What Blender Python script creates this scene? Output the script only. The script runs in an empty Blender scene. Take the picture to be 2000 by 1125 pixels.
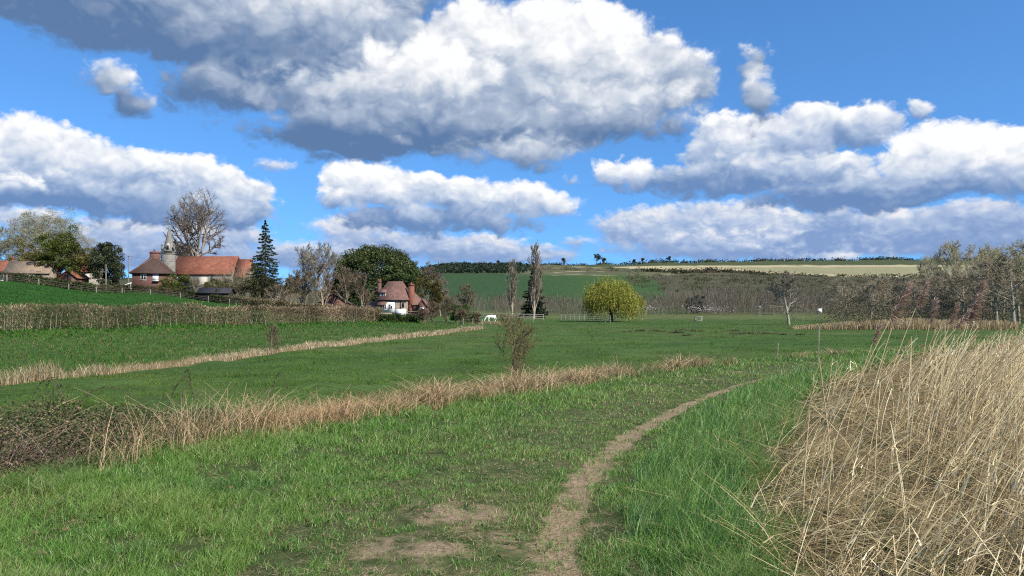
import bpy, math, random
import numpy as np

# ------------------------------------------------------------------ camera, world, sun, exposure
F, HOR, CAMZ = 1500.0, 602.0, 1.7          # photo pixels per unit of x/y, eye level row, eye height in metres
scene = bpy.context.scene
COL = scene.collection
R = math.radians

cam_data = bpy.data.cameras.new("camera")
cam = bpy.data.objects.new("camera", cam_data)
COL.objects.link(cam)
cam.location = (0, 0, CAMZ)
cam.rotation_euler = (R(90), 0, 0)
cam_data.sensor_width = 36.0
cam_data.lens = 36.0 * F / 2000.0
cam_data.shift_y = (HOR - 562.5) / 2000.0
cam_data.clip_start = 0.05
cam_data.clip_end = 20000.0
scene.camera = cam

SUN_AZ, SUN_EL = R(128), R(41)             # clockwise from the view direction (+Y); above the horizon
sd = bpy.data.lights.new("sun", 'SUN')
sd.energy = 5.0
sd.angle = R(0.53)
sd.color = (1.0, 0.94, 0.84)
sun = bpy.data.objects.new("sun", sd)
COL.objects.link(sun)
sun.rotation_euler = (R(90) - SUN_EL, 0, math.pi - SUN_AZ)
sun.location = (40, -30, 60)

scene.view_settings.view_transform = 'Standard'
scene.view_settings.look = 'None'
scene.view_settings.exposure = 0.5
scene.view_settings.gamma = 1.0
scene.cycles.max_bounces = 5
scene.cycles.diffuse_bounces = 3
scene.cycles.glossy_bounces = 1
scene.cycles.transmission_bounces = 3
scene.cycles.transparent_max_bounces = 6
scene.cycles.caustics_reflective = False
scene.cycles.caustics_refractive = False
scene.cycles.use_denoising = False
scene.cycles.filter_width = 1.15
scene.cycles.use_adaptive_sampling = True
scene.cycles.adaptive_threshold = 0.012
scene.cycles.adaptive_min_samples = 16

world = bpy.data.worlds.new("World")
scene.world = world
world.use_nodes = True
world.cycles.sampling_method = 'MANUAL'
world.cycles.sample_map_resolution = 256
WT = world.node_tree
WT.nodes.clear()


class G:
    """small helper for wiring shader nodes"""
    def __init__(self, tree):
        self.t = tree
    def put(self, sock, v):
        if v is None:
            return
        if hasattr(v, 'is_output') or isinstance(v, bpy.types.NodeSocket):
            self.t.links.new(v, sock)
        else:
            sock.default_value = v
    def node(self, kind, **kw):
        n = self.t.nodes.new(kind)
        for k, v in kw.items():
            setattr(n, k, v)
        return n
    def m(self, op, a, b=None, c=None, clamp=False):
        n = self.node('ShaderNodeMath', operation=op, use_clamp=clamp)
        for i, v in enumerate((a, b, c)):
            self.put(n.inputs[i], v)
        return n.outputs[0]
    def v(self, op, a, b=None, c=None):
        n = self.node('ShaderNodeVectorMath', operation=op)
        for i, v in enumerate((a, b, c)):
            self.put(n.inputs[i], v)
        return n.outputs['Value' if op in ('LENGTH', 'DOT_PRODUCT', 'DISTANCE') else 'Vector']
    def vs(self, a, s):
        n = self.node('ShaderNodeVectorMath', operation='SCALE')
        self.put(n.inputs[0], a)
        self.put(n.inputs['Scale'], s)
        return n.outputs[0]
    def xyz(self, x, y, z=0.0):
        n = self.node('ShaderNodeCombineXYZ')
        for i, v in enumerate((x, y, z)):
            self.put(n.inputs[i], v)
        return n.outputs[0]
    def noise(self, vec, scale, detail=4.0, rough=0.5, lac=2.0, dims='3D', color=False, dist=0.0, ntype='FBM'):
        n = self.node('ShaderNodeTexNoise', noise_dimensions=dims)
        n.noise_type = ntype
        self.put(n.inputs['Vector'], vec)
        n.inputs['Scale'].default_value = scale
        n.inputs['Detail'].default_value = detail
        n.inputs['Roughness'].default_value = rough
        n.inputs['Lacunarity'].default_value = lac
        n.inputs['Distortion'].default_value = dist
        return n.outputs['Color' if color else 0]
    def rng(self, x, a, b, c=0.0, d=1.0, smooth=True):
        n = self.node('ShaderNodeMapRange', interpolation_type='SMOOTHSTEP' if smooth else 'LINEAR')
        self.put(n.inputs['Value'], x)
        for k, q in (('From Min', a), ('From Max', b), ('To Min', c), ('To Max', d)):
            self.put(n.inputs[k], q)
        return n.outputs[0]
    def mix(self, f, a, b, mode='MIX'):
        n = self.node('ShaderNodeMix', data_type='RGBA', blend_type=mode)
        self.put(n.inputs[0], f)
        for i, q in ((6, a), (7, b)):
            if isinstance(q, tuple) and len(q) == 3:
                q = q + (1.0,)
            self.put(n.inputs[i], q)
        return n.outputs[2]
    def ramp(self, f, stops):
        n = self.node('ShaderNodeValToRGB')
        e = n.color_ramp.elements
        while len(e) < len(stops):
            e.new(0.5)
        for q, (p, c) in zip(e, stops):
            q.position = p
            q.color = tuple(c) + (1.0,)
        self.put(n.inputs[0], f)
        return n.outputs[0]


# clouds: banks of cumulus heads by azimuth and elevation (middle x, y, half width, half height up / down, lightness), back to front
BANK_NEAR = [(330, 5, 640, 200, 98, -.16), (620, 100, 300, 130, 105, -.12), (480, 172, 150, 50, 46, -.24), (240, 20, 330, 100, 84, -.24),
             (620, 45, 210, 60, 64, -.02), (1255, 150, 140, 82, 90, .10), (1335, 155, 62, 62, 56, .02), (1000, 190, 330, 110, 120, .08),
             (1100, 105, 190, 100, 130, .30), (930, 75, 130, 74, 110, .22), (820, 155, 180, 74, 95, .20), (1190, 210, 170, 60, 66, .02),
             (660, 195, 180, 58, 60, -.06), (690, 268, 200, 56, 44, -.34), (930, 258, 330, 60, 52, -.26), (1190, 240, 130, 34, 34, -.18),
             (1000, 286, 175, 20, 32, .10), (205, 150, 58, 32, 38, -.0), (238, 188, 28, 30, 30, -.2),
             (1472, 118, 27, 30, 46, -.02), (1482, 195, 22, 60, 60, -.12), (1310, 246, 46, 22, 24, -.2)]
BANK_MID = [(60, 312, 200, 76, 78, .16), (240, 338, 170, 52, 66, .06), (395, 368, 120, 62, 62, .10), (470, 388, 66, 50, 60, .0),
            (330, 405, 200, 42, 40, -.10), (130, 382, 270, 42, 32, -.28), (20, 362, 50, 22, 18, .15), (82, 371, 17, 10, 9, .3),
            (695, 358, 76, 42, 48, .34), (790, 366, 110, 38, 54, .24), (900, 382, 120, 36, 50, .14), (1005, 390, 100, 34, 38, .24),
            (860, 424, 220, 28, 34, -.26), (1082, 396, 54, 20, 24, .2), (650, 395, 34, 24, 22, .1),
            (1470, 300, 150, 80, 84, .06), (1570, 262, 90, 62, 80, .08), (1395, 262, 50, 42, 50, .22), (1690, 255, 80, 50, 40, .04),
            (1800, 214, 27, 24, 28, .05), (1840, 305, 150, 62, 76, .42), (1970, 300, 110, 50, 84, .32), (1560, 330, 170, 40, 50, .0),
            (1245, 336, 42, 32, 42, .3), (1195, 334, 32, 26, 34, .3), (1440, 352, 260, 40, 32, -.22), (1700, 376, 270, 50, 38, -.24),
            (1900, 352, 180, 42, 40, -.1)]
BANK_FAR = [(1560, 470, 400, 66, 40, -.42), (1270, 445, 110, 42, 46, .05), (1420, 430, 130, 40, 46, .05), (1520, 452, 90, 34, 40, .0),
            (1400, 478, 230, 34, 34, -.12), (1450, 468, 120, 18, 22, .25), (1740, 428, 80, 30, 40, .15), (1890, 430, 150, 40, 70, -.2),
            (1700, 470, 90, 26, 34, -.3), (1650, 496, 95, 14, 14, .3), (1960, 470, 200, 70, 60, -.4), (690, 444, 84, 26, 36, .2),
            (900, 482, 150, 28, 40, -.06), (1010, 494, 120, 22, 24, -.1), (1125, 476, 26, 14, 14, .05), (240, 448, 120, 26, 40, .05),
            (40, 425, 90, 24, 40, .1), (420, 470, 120, 40, 44, -.1), (250, 482, 240, 34, 40, -.25), (532, 326, 30, 11, 12, .15),
            (780, 478, 170, 30, 36, -.15), (600, 500, 200, 26, 30, -.2), (1110, 352, 18, 12, 12, -.1)]


def bank(g, P, col, blobs, ns, amp, warp, seed, flat, bump, reach, lo, mid, hi, edge):
    """one bank: every head is a soft ellipse ragged by noise, white above and blue-grey below, lit from the sun's side"""
    Q = g.v('ADD', g.v('MULTIPLY', P, (1.0, flat, 1.0)), (seed * 913.7, seed * 331.1, seed * 77.0))
    w = g.v('SUBTRACT', g.noise(Q, ns * 1.3, 3, 0.5, color=True), (0.5, 0.5, 0.5))
    PW = g.v('ADD', P, g.vs(g.v('MULTIPLY', w, (1.0, 0.7, 0.0)), warp))
    QW = g.v('ADD', Q, g.vs(w, warp * 0.8))

    def field(q, det):
        n1 = g.noise(q, ns, det, 0.56, 2.1)
        n3 = g.m('ABSOLUTE', g.m('SUBTRACT', g.noise(q, ns * 1.9, min(det, 4), 0.5, 2.2), 0.5))
        return g.m('ADD', g.m('MULTIPLY_ADD', n1, 1.35, -0.72), g.m('MULTIPLY', n3, 1.3))
    n0 = field(QW, 8)
    na = field(g.v('ADD', QW, (0.42 * reach, 0.9 * reach * flat, 0.0)), 2)
    lum = g.m('MULTIPLY', g.m('SUBTRACT', field(QW, 2.4), na), bump)
    nf = field(g.v('ADD', QW, (0.16 * reach, 0.34 * reach * flat, 0.0)), 5)
    fine = g.m('MINIMUM', g.m('MAXIMUM', g.m('MULTIPLY', g.m('SUBTRACT', n0, nf), bump * 0.34), -0.15), 0.15)
    lum = g.m('ADD', lum, fine)
    lum = g.m('MULTIPLY_ADD', n0, 0.09, g.m('MINIMUM', g.m('MAXIMUM', lum, -0.4), 0.4))
    N = g.m('MULTIPLY', n0, 2.0 * amp)
    B = A = None
    for (cx, cy, rx, ru, rd, bias) in blobs:
        az = math.atan((cx - 1000) / F)
        k = math.cos(az)
        c = (az * F, math.atan((HOR - cy) / F * k) * F, 0.0)
        rx, ru, rd = rx * k * k, ru * k, rd * k
        d = g.v('SUBTRACT', PW, c)
        a = g.v('MULTIPLY', d, (1 / rx, 1 / ru, 0.0))
        l = g.v('LENGTH', g.v('MAXIMUM', a, g.v('MULTIPLY', d, (-1 / rx, -1 / rd, 0.0))))
        r = min(rx, 0.5 * (ru + rd))
        T = g.m('ADD', g.m('MULTIPLY_ADD', l, -r, r), N)
        al = g.rng(T, -0.3 * edge, edge)
        sf = g.rng(T, -0.6 * edge, 2.4 * edge)
        hgt = g.v('DOT_PRODUCT', d, (0.10 / rx, 1.0 / (ru + rd), 0.0))
        b = g.m('MULTIPLY_ADD', hgt, 0.95, 0.47 + bias - 0.475 * (ru - rd) / (ru + rd))
        if B is None:
            B, A, S = b, al, sf
        else:
            A = g.m('MAXIMUM', A, al)
            S = g.m('MAXIMUM', S, sf)
            B = g.m('MULTIPLY_ADD', g.m('SUBTRACT', b, B), g.m('DIVIDE', sf, g.m('MAXIMUM', S, 0.001)), B)
    B = g.m('ADD', B, lum)
    c = g.ramp(B, [(0.0, lo), (0.22, [0.7 * p + 0.3 * q for p, q in zip(lo, mid)]), (0.52, mid), (1.0, hi)])
    return g.mix(g.m('MULTIPLY', A, 0.97), col, g.vs(c, CLOUD))


def build_world():
    g = G(WT)
    D = g.node('ShaderNodeTexCoord').outputs['Generated']
    sky = g.node('ShaderNodeTexSky', sky_type='NISHITA')
    sky.sun_disc = False
    sky.sun_elevation = SUN_EL
    sky.sun_rotation = SUN_AZ
    sky.altitude = 100
    sky.air_density = 1.0
    sky.dust_density = 0.3
    sky.ozone_density = 3.0
    WT.links.new(g.v('NORMALIZE', g.v('ADD', D, (0, 0, 0.115))), sky.inputs[0])
    sep = g.node('ShaderNodeSeparateXYZ')
    WT.links.new(D, sep.inputs[0])
    x, y, z = sep.outputs
    hyp = g.m('SQRT', g.m('ADD', g.m('MULTIPLY', x, x), g.m('MULTIPLY', y, y)))
    azr, elr = g.m('ARCTAN2', x, y), g.m('ARCTAN2', z, hyp)
    P = g.xyz(g.m('MULTIPLY', azr, F), g.m('MULTIPLY', elr, F), 0.0)
    clear = g.vs(g.mix(1.0, sky.outputs[0], SKY_TINT, 'MULTIPLY'), SKY_STRENGTH)
    col = clear
    for L in LAYERS:
        col = bank(g, P, col, *L)
    front = g.node('ShaderNodeBackground')
    WT.links.new(col, front.inputs[0])
    # the rest of the sky: scattered cumulus overhead and behind
    n = g.rng(g.noise(g.v('DIVIDE', D, g.xyz(g.m('ADD', g.m('ABSOLUTE', z), 0.25), g.m('ADD', g.m('ABSOLUTE', z), 0.25), 1.0)), 2.2, 4), 0.52, 0.66)
    back = g.node('ShaderNodeBackground')
    WT.links.new(g.mix(n, clear, (0.45, 0.5, 0.6)), back.inputs[0])
    inside = g.m('MULTIPLY', g.m('LESS_THAN', g.m('ABSOLUTE', azr), 0.72),
                 g.m('MULTIPLY', g.m('LESS_THAN', elr, 0.47), g.m('GREATER_THAN', elr, 0.0)))
    ms = g.node('ShaderNodeMixShader')
    WT.links.new(inside, ms.inputs[0])
    WT.links.new(back.outputs[0], ms.inputs[1])
    WT.links.new(front.outputs[0], ms.inputs[2])
    out = g.node('ShaderNodeOutputWorld')
    WT.links.new(ms.outputs[0], out.inputs[0])


SKY_STRENGTH = 0.118
CLOUD = 0.72                                # cloud brightness at the exposure above
SKY_TINT = (0.53, 0.90, 1.20)
#          heads, noise, ragged, warp, seed, squash, bump, reach, dark, mid, bright, edge
LAYERS = [
    (BANK_FAR, 0.016, 15, 30, 3.1, 1.5, 0.5, 17, (0.23, 0.345, 0.60), (0.45, 0.55, 0.75), (0.86, 0.87, 0.90), 13),
    (BANK_MID, 0.0115, 22, 45, 1.7, 1.3, 0.52, 27, (0.15, 0.262, 0.50), (0.45, 0.55, 0.73), (1.0, 1.0, 1.0), 12),
    (BANK_NEAR, 0.0085, 30, 60, 5.3, 1.3, 0.52, 40, (0.112, 0.20, 0.375), (0.42, 0.50, 0.635), (1.0, 1.0, 1.0), 17),
]
build_world()

# ------------------------------------------------------------------ helpers
rs = np.random.default_rng(11)


def U(a, b, n=None):
    return rs.uniform(a, b, n)


def wx(px, Y):
    return (px - 1000.0) / F * Y


def wz(py, Y):
    return CAMZ - (py - HOR) / F * Y


def nrm(v):
    return v / np.maximum(np.linalg.norm(v, axis=-1, keepdims=True), 1e-9)


def vnoise(X, Y, seed=0, octs=4, rough=0.5):
    """smooth value noise in the range about -1..1"""
    X, Y = np.asarray(X, float), np.asarray(Y, float)
    out, amp, tot = np.zeros(np.broadcast(X, Y).shape), 1.0, 0.0
    for o in range(octs):
        xi, yi = np.floor(X).astype(np.int64), np.floor(Y).astype(np.int64)
        fx, fy = X - xi, Y - yi
        fx, fy = fx * fx * (3 - 2 * fx), fy * fy * (3 - 2 * fy)

        def h(a, b):
            n = (a * 374761393 + b * 668265263 + (seed + o * 17) * 1442695041) & 0x7fffffff
            n = ((n ^ (n >> 13)) * 1274126177) & 0x7fffffff
            return ((n ^ (n >> 16)) & 0xffff) / 32767.5 - 1.0
        v = (h(xi, yi) * (1 - fx) + h(xi + 1, yi) * fx) * (1 - fy) + (h(xi, yi + 1) * (1 - fx) + h(xi + 1, yi + 1) * fx) * fy
        out += v * amp
        tot += amp
        amp *= rough
        X, Y = X * 2.03 + 7.1, Y * 2.03 + 3.7
    return out / tot * 1.5


def sstep(x, a, b):
    t = np.clip((x - a) / (b - a), 0, 1)
    return t * t * (3 - 2 * t)


def mesh_obj(name, V, Fc, mat, parent=None, cols=None, extra=None, smooth=False):
    """one mesh object from arrays; Fc is a list of (M,k) index arrays"""
    V = np.asarray(V, np.float32).reshape(-1, 3)
    if not isinstance(Fc, (list, tuple)):
        Fc = [Fc]
    me = bpy.data.meshes.new(name)
    me.vertices.add(len(V))
    me.vertices.foreach_set('co', V.ravel())
    idx = np.concatenate([np.asarray(f, np.int32).ravel() for f in Fc])
    tot = np.concatenate([np.full(len(f), f.shape[1], np.int32) for f in Fc])
    me.loops.add(len(idx))
    me.loops.foreach_set('vertex_index', idx)
    me.polygons.add(len(tot))
    me.polygons.foreach_set('loop_start', np.concatenate([[0], np.cumsum(tot)[:-1]]).astype(np.int32))
    me.polygons.foreach_set('loop_total', tot)
    if smooth:
        me.polygons.foreach_set('use_smooth', np.ones(len(tot), bool))
    if cols is not None:
        c = np.ones((len(V), 4), np.float32)
        c[:, :3] = np.clip(cols, 0, 1)
        a = me.color_attributes.new('Col', 'FLOAT_COLOR', 'POINT')
        a.data.foreach_set('color', c.ravel())
    for k, arr in (extra or {}).items():
        a = me.attributes.new(k, 'FLOAT', 'POINT')
        a.data.foreach_set('value', np.asarray(arr, np.float32))
    me.update(calc_edges=True)
    if mat is not None:
        me.materials.append(mat)
    o = bpy.data.objects.new(name, me)
    COL.objects.link(o)
    if parent is not None:
        o.parent = parent
    return o


def tag(o, label=None, cat=None, group=None, kind=None):
    for k, v in (('label', label), ('category', cat), ('group', group), ('kind', kind)):
        if v:
            o[k] = v
    return o


def empty(name, loc, label, cat, group=None, rotz=0.0):
    o = bpy.data.objects.new(name, None)
    o.empty_display_size = 0.3
    COL.objects.link(o)
    o.location = loc
    o.rotation_euler = (0, 0, rotz)
    return tag(o, label, cat, group)


def copy_tree(o, parent=None):
    c = o.copy()
    COL.objects.link(c)
    if parent is not None:
        c.parent = parent
    for ch in list(o.children):
        copy_tree(ch, c)
    return c


# ---- geometry collectors
def tubes(P0, P1, R0, R1, n=5):
    """open tapered tubes between point pairs"""
    P0, P1 = np.asarray(P0, float), np.asarray(P1, float)
    d = nrm(P1 - P0)
    ref = np.where(np.abs(d[:, 2:3]) > 0.9, np.array([[1.0, 0, 0]]), np.array([[0, 0, 1.0]]))
    a = nrm(np.cross(d, ref))
    b = np.cross(d, a)
    th = np.arange(n) * 2 * math.pi / n
    off = a[:, None] * np.cos(th)[None, :, None] + b[:, None] * np.sin(th)[None, :, None]
    R0, R1 = np.asarray(R0, float).reshape(-1, 1, 1), np.asarray(R1, float).reshape(-1, 1, 1)
    V = np.stack([P0[:, None] + off * R0, P1[:, None] + off * R1], 1)      # N,2,n,3
    N = len(P0)
    k = np.arange(n)
    q = np.stack([k, (k + 1) % n, n + (k + 1) % n, n + k], 1)
    Fq = (np.arange(N)[:, None, None] * 2 * n + q[None]).reshape(-1, 4)
    return V.reshape(-1, 3), Fq


def leaves(pos, size, ratio=0.5, dirs=None, up=0.0):
    """one small rhombic face per leaf"""
    pos = np.asarray(pos, float)
    N = len(pos)
    a = nrm(rs.normal(size=(N, 3))) if dirs is None else nrm(np.asarray(dirs, float) + 0.25 * rs.normal(size=(N, 3)))
    r = rs.normal(size=(N, 3))
    if up:
        r = r * (1 - up) + np.cross(a, np.array([0, 0, 1.0]) + 0.2 * rs.normal(size=(N, 3))) * up
    b = nrm(np.cross(a, r))
    s = np.asarray(size, float).reshape(-1, 1) * np.ones((N, 1))
    V = np.stack([pos + a * s, pos + b * s * ratio, pos - a * s, pos - b * s * ratio], 1).reshape(-1, 3)
    return V, np.arange(N * 4).reshape(N, 4)


def blades(base, H, W, lean, segs=2, taper=0.85, curl=2.0, phi=None):
    """ribbons that rise from base and lean over; lean is (N,2) metres at the tip"""
    base = np.asarray(base, float)
    N = len(base)
    H, W = np.asarray(H, float) * np.ones(N), np.asarray(W, float) * np.ones(N)
    phi = U(0, 2 * math.pi, N) if phi is None else phi
    side = np.stack([np.cos(phi), np.sin(phi), np.zeros(N)], 1)
    rows = []
    for i in range(segs + 1):
        t = i / segs
        p = base.copy()
        p[:, :2] += lean * (t ** curl)
        p[:, 2] += H * (t - 0.12 * t * t)
        w = side * (W * 0.5 * (1 - taper * t))[:, None]
        rows += [p - w, p + w]
    V = np.stack(rows, 1)
    k = np.arange(segs) * 2
    q = np.stack([k, k + 1, k + 3, k + 2], 1)
    Fq = (np.arange(N)[:, None, None] * (2 * (segs + 1)) + q[None]).reshape(-1, 4)
    return V.reshape(-1, 3), Fq


def rep(c, k):
    return np.repeat(np.asarray(c, float), k, axis=0)


def join(parts):
    V, Fs, off = [], {}, 0
    for v, f in parts:
        V.append(v)
        Fs.setdefault(f.shape[1], []).append(f + off)
        off += len(v)
    return np.concatenate(V), [np.concatenate(x) for x in Fs.values()]


def pick(pal, n, jit=0.15):
    pal = np.asarray(pal, float)
    c = pal[rs.integers(0, len(pal), n)]
    return c * (1 + jit * rs.normal(size=(n, 1)))


# ---- materials
def new_mat(name):
    m = bpy.data.materials.new(name)
    m.use_nodes = True
    m.node_tree.nodes.clear()
    return m, G(m.node_tree)


def leaf_mat(name, trans=0.3, tint=(1, 1, 1), gloss=0.0):
    """foliage: colour from each leaf, part of the light passes through"""
    m, g = new_mat(name)
    a = g.node('ShaderNodeAttribute', attribute_name='Col')
    c = g.mix(1.0, a.outputs['Color'], tint, 'MULTIPLY')
    d = g.node('ShaderNodeBsdfDiffuse')
    g.put(d.inputs[0], c)
    t = g.node('ShaderNodeBsdfTranslucent')
    g.put(t.inputs[0], c)
    mx = g.node('ShaderNodeMixShader')
    mx.inputs[0].default_value = trans
    g.t.links.new(d.outputs[0], mx.inputs[1])
    g.t.links.new(t.outputs[0], mx.inputs[2])
    last = mx.outputs[0]
    if gloss:
        gl = g.node('ShaderNodeBsdfGlossy')
        gl.inputs['Roughness'].default_value = 0.45
        gl.inputs[0].default_value = (0.9, 0.95, 0.85, 1)
        m2 = g.node('ShaderNodeMixShader')
        m2.inputs[0].default_value = gloss
        g.t.links.new(last, m2.inputs[1])
        g.t.links.new(gl.outputs[0], m2.inputs[2])
        last = m2.outputs[0]
    o = g.node('ShaderNodeOutputMaterial')
    g.t.links.new(last, o.inputs[0])
    return m


def solid_mat(name, col, rough=0.85, var=0.25, scale=3.0, col2=None, bump=0.0, spec=0.2, kind=None, metal=0.0):
    """a surface with mottled colour; kind adds courses of tile, brick or stone"""
    m, g = new_mat(name)
    P = g.node('ShaderNodeTexCoord').outputs['Object']
    n = g.noise(P, scale, 5, 0.6)
    n2 = g.noise(P, scale * 0.23, 2, 0.5)
    c2 = col2 or tuple(x * (1 - var) for x in col)
    f = g.rng(g.m('ADD', g.m('MULTIPLY', n, 0.65), g.m('MULTIPLY', n2, 0.35)), 0.36, 0.64)
    c = g.mix(f, tuple(min(1, x * (1 + var * 0.5)) for x in col), c2)
    h = n
    if kind in ('tile', 'brick', 'stone'):
        if kind == 'stone':
            vo = g.node('ShaderNodeTexVoronoi')
            g.put(vo.inputs['Vector'], P)
            vo.inputs['Scale'].default_value = 3.2
            c = g.mix(g.m('MULTIPLY', g.v('DOT_PRODUCT', vo.outputs['Color'], (0.6, 0.4, 0)), 0.6), c, tuple(x * 0.45 for x in col))
            h = vo.outputs['Distance']
        else:
            w = g.node('ShaderNodeTexWave', wave_type='BANDS', bands_direction='Z')
            g.put(w.inputs['Vector'], P)
            w.inputs['Scale'].default_value = 1.1 if kind == 'tile' else 2.2
            w.inputs['Distortion'].default_value = 0.6
            w.inputs['Detail'].default_value = 2
            nn = g.noise(g.v('MULTIPLY', P, (1, 1, 2.2)), 2.4, 2, 0.6)
            c = g.mix(g.m('MULTIPLY', w.outputs[0], 0.22), c, tuple(x * 0.55 for x in col))
            c = g.mix(g.rng(nn, 0.5, 0.75, 0, 0.4), c, c2)
            h = w.outputs[0]
    b = g.node('ShaderNodeBsdfPrincipled')
    g.put(b.inputs['Base Color'], c)
    b.inputs['Roughness'].default_value = rough
    b.inputs['Metallic'].default_value = metal
    b.inputs['Specular IOR Level'].default_value = spec
    if bump:
        bn = g.node('ShaderNodeBump')
        bn.inputs['Strength'].default_value = bump
        bn.inputs['Distance'].default_value = 0.05
        g.put(bn.inputs['Height'], h)
        g.put(b.inputs['Normal'], bn.outputs[0])
    o = g.node('ShaderNodeOutputMaterial')
    g.t.links.new(b.outputs[0], o.inputs[0])
    return m


LEAF = leaf_mat("leaf", 0.3, (1.4, 1.4, 1.4))
MEADOW = leaf_mat("meadow_blade", 0.35)
GRASS = leaf_mat("grass_blade", 0.35, gloss=0.03)
DRY = leaf_mat("dry_straw", 0.18, gloss=0.02)
TWIG = leaf_mat("twig", 0.0, (1.5, 1.5, 1.5))
EVER = leaf_mat("evergreen_leaf", 0.12, (1.15, 1.15, 1.15), gloss=0.015)

# ------------------------------------------------------------------ lie of the land
DITCH = np.array([(-5.6, -6), (-5.4, 0), (-5.2, 4), (-4.93, 7.4), (-4.45, 8.9), (-3.36, 10.5), (-1.27, 13.6), (2.34, 18.5),
                  (5.83, 23), (11.2, 28), (18, 33.5), (34, 44), (70, 60), (160, 90)], float)      # path side edge of the near ditch
BROOK = np.array([(-21, -10), (-18, 8), (-15.3, 23), (-14.2, 30), (-12.5, 39), (-10.2, 54), (-7.6, 69), (-5.5, 84), (-3, 100)], float)
TRACK = np.array([(0.24, 1.0), (0.27, 3), (0.27, 4.87), (0.35, 5.8), (0.50, 6.75), (0.97, 8.56), (1.71, 10.7), (3.08, 13.6), (5.05, 17.2), (6.9, 19.8), (9.5, 22.6)], float)
REEDLINE = np.array([(0.9, -4), (1.05, 1), (1.35, 3.6), (1.62, 4.9), (2.05, 6.4), (2.95, 9.0), (4.3, 12.0), (6.6, 16.5), (9.8, 21.5), (14.5, 27.5), (22, 35), (40, 46), (80, 62)], float)
HEDGE = np.array([(-95, -20), (-68, 20), (-52, 47), (-43, 65), (-38.8, 77.4), (-32.5, 96), (-27, 112), (-22, 127)], float)

COLS = [
    (-800, [(0, -.5), (30, -.6), (55, -.3), (70, 1.0), (130, 6.8), (200, 9), (400, 14), (1500, 60), (6000, 40)]),
    (0, [(0, -.5), (24, -.6), (50, -.55), (65, -.38), (72, .3), (140, 6.6), (200, 8.5), (400, 12), (1500, 60), (6000, 40)]),
    (250, [(0, -.5), (30, -.65), (60, -.55), (77, -.4), (85, .1), (165, 4.9), (190, 6.4), (220, 7.5), (400, 10), (1500, 60), (6000, 40)]),
    (460, [(0, -.5), (35, -.7), (70, -.6), (93, -.45), (105, -.1), (160, 2.1), (185, 4.3), (220, 5.5), (400, 8), (1500, 70), (6000, 40)]),
    (600, [(0, -.5), (80, -.7), (108, -.5), (150, .6), (180, 2), (220, 3), (400, 5), (1500, 36), (6000, 20)]),
    (740, [(0, -.5), (45, -.75), (127, -.6), (175, .45), (250, 2), (400, 5), (600, 9), (1100, 36), (1500, 60), (2500, 50), (6000, 30)]),
    (880, [(0, -.5), (60, -.8), (140, -1), (175, -.3), (250, 0), (380, 2), (500, 9), (1100, 51), (1500, 86), (2500, 70), (6000, 30)]),
    (1100, [(0, -.5), (60, -.8), (145, -1.05), (200, -1), (300, -.6), (380, 2), (500, 9), (1100, 51), (1500, 85), (2500, 70), (6000, 30)]),
    (1300, [(0, -.5), (60, -.9), (145, -1.1), (270, -1.1), (350, .3), (500, 9), (800, 30), (1000, 43.5), (1600, 97), (2500, 80), (6000, 30)]),
    (1600, [(0, -.5), (60, -.9), (145, -1.1), (270, -1.1), (350, .3), (500, 9), (800, 29), (1000, 43), (1700, 108), (2500, 90), (6000, 30)]),
    (2800, [(0, -.5), (60, -.9), (145, -1.1), (270, -1.1), (350, .3), (500, 9), (800, 29), (1000, 43), (1700, 109), (2500, 90), (6000, 30)]),
]


def pl_dist(X, Y, poly):
    """distance to a polyline, positive on its right hand side"""
    X, Y = np.asarray(X, float), np.asarray(Y, float)
    best = np.full(X.shape, 1e9)
    sgn = np.ones(X.shape)
    for (ax, ay), (bx, by) in zip(poly[:-1], poly[1:]):
        dx, dy = bx - ax, by - ay
        L2 = dx * dx + dy * dy
        t = np.clip(((X - ax) * dx + (Y - ay) * dy) / L2, 0, 1)
        ex, ey = X - ax - t * dx, Y - ay - t * dy
        d = np.hypot(ex, ey)
        s = np.where(dx * ey - dy * ex < 0, 1.0, -1.0)
        m = d < best - 1e-9
        best = np.where(m, d, best)
        sgn = np.where(m, s, sgn)
    return best * sgn


def bearing(X, Y):
    th = np.arctan2(X, Y)
    r = np.hypot(X, Y)
    lim = R(50)
    tc = np.clip(th, -lim, lim)
    return 1000 + F * np.tan(tc), r * np.cos(tc)


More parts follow.
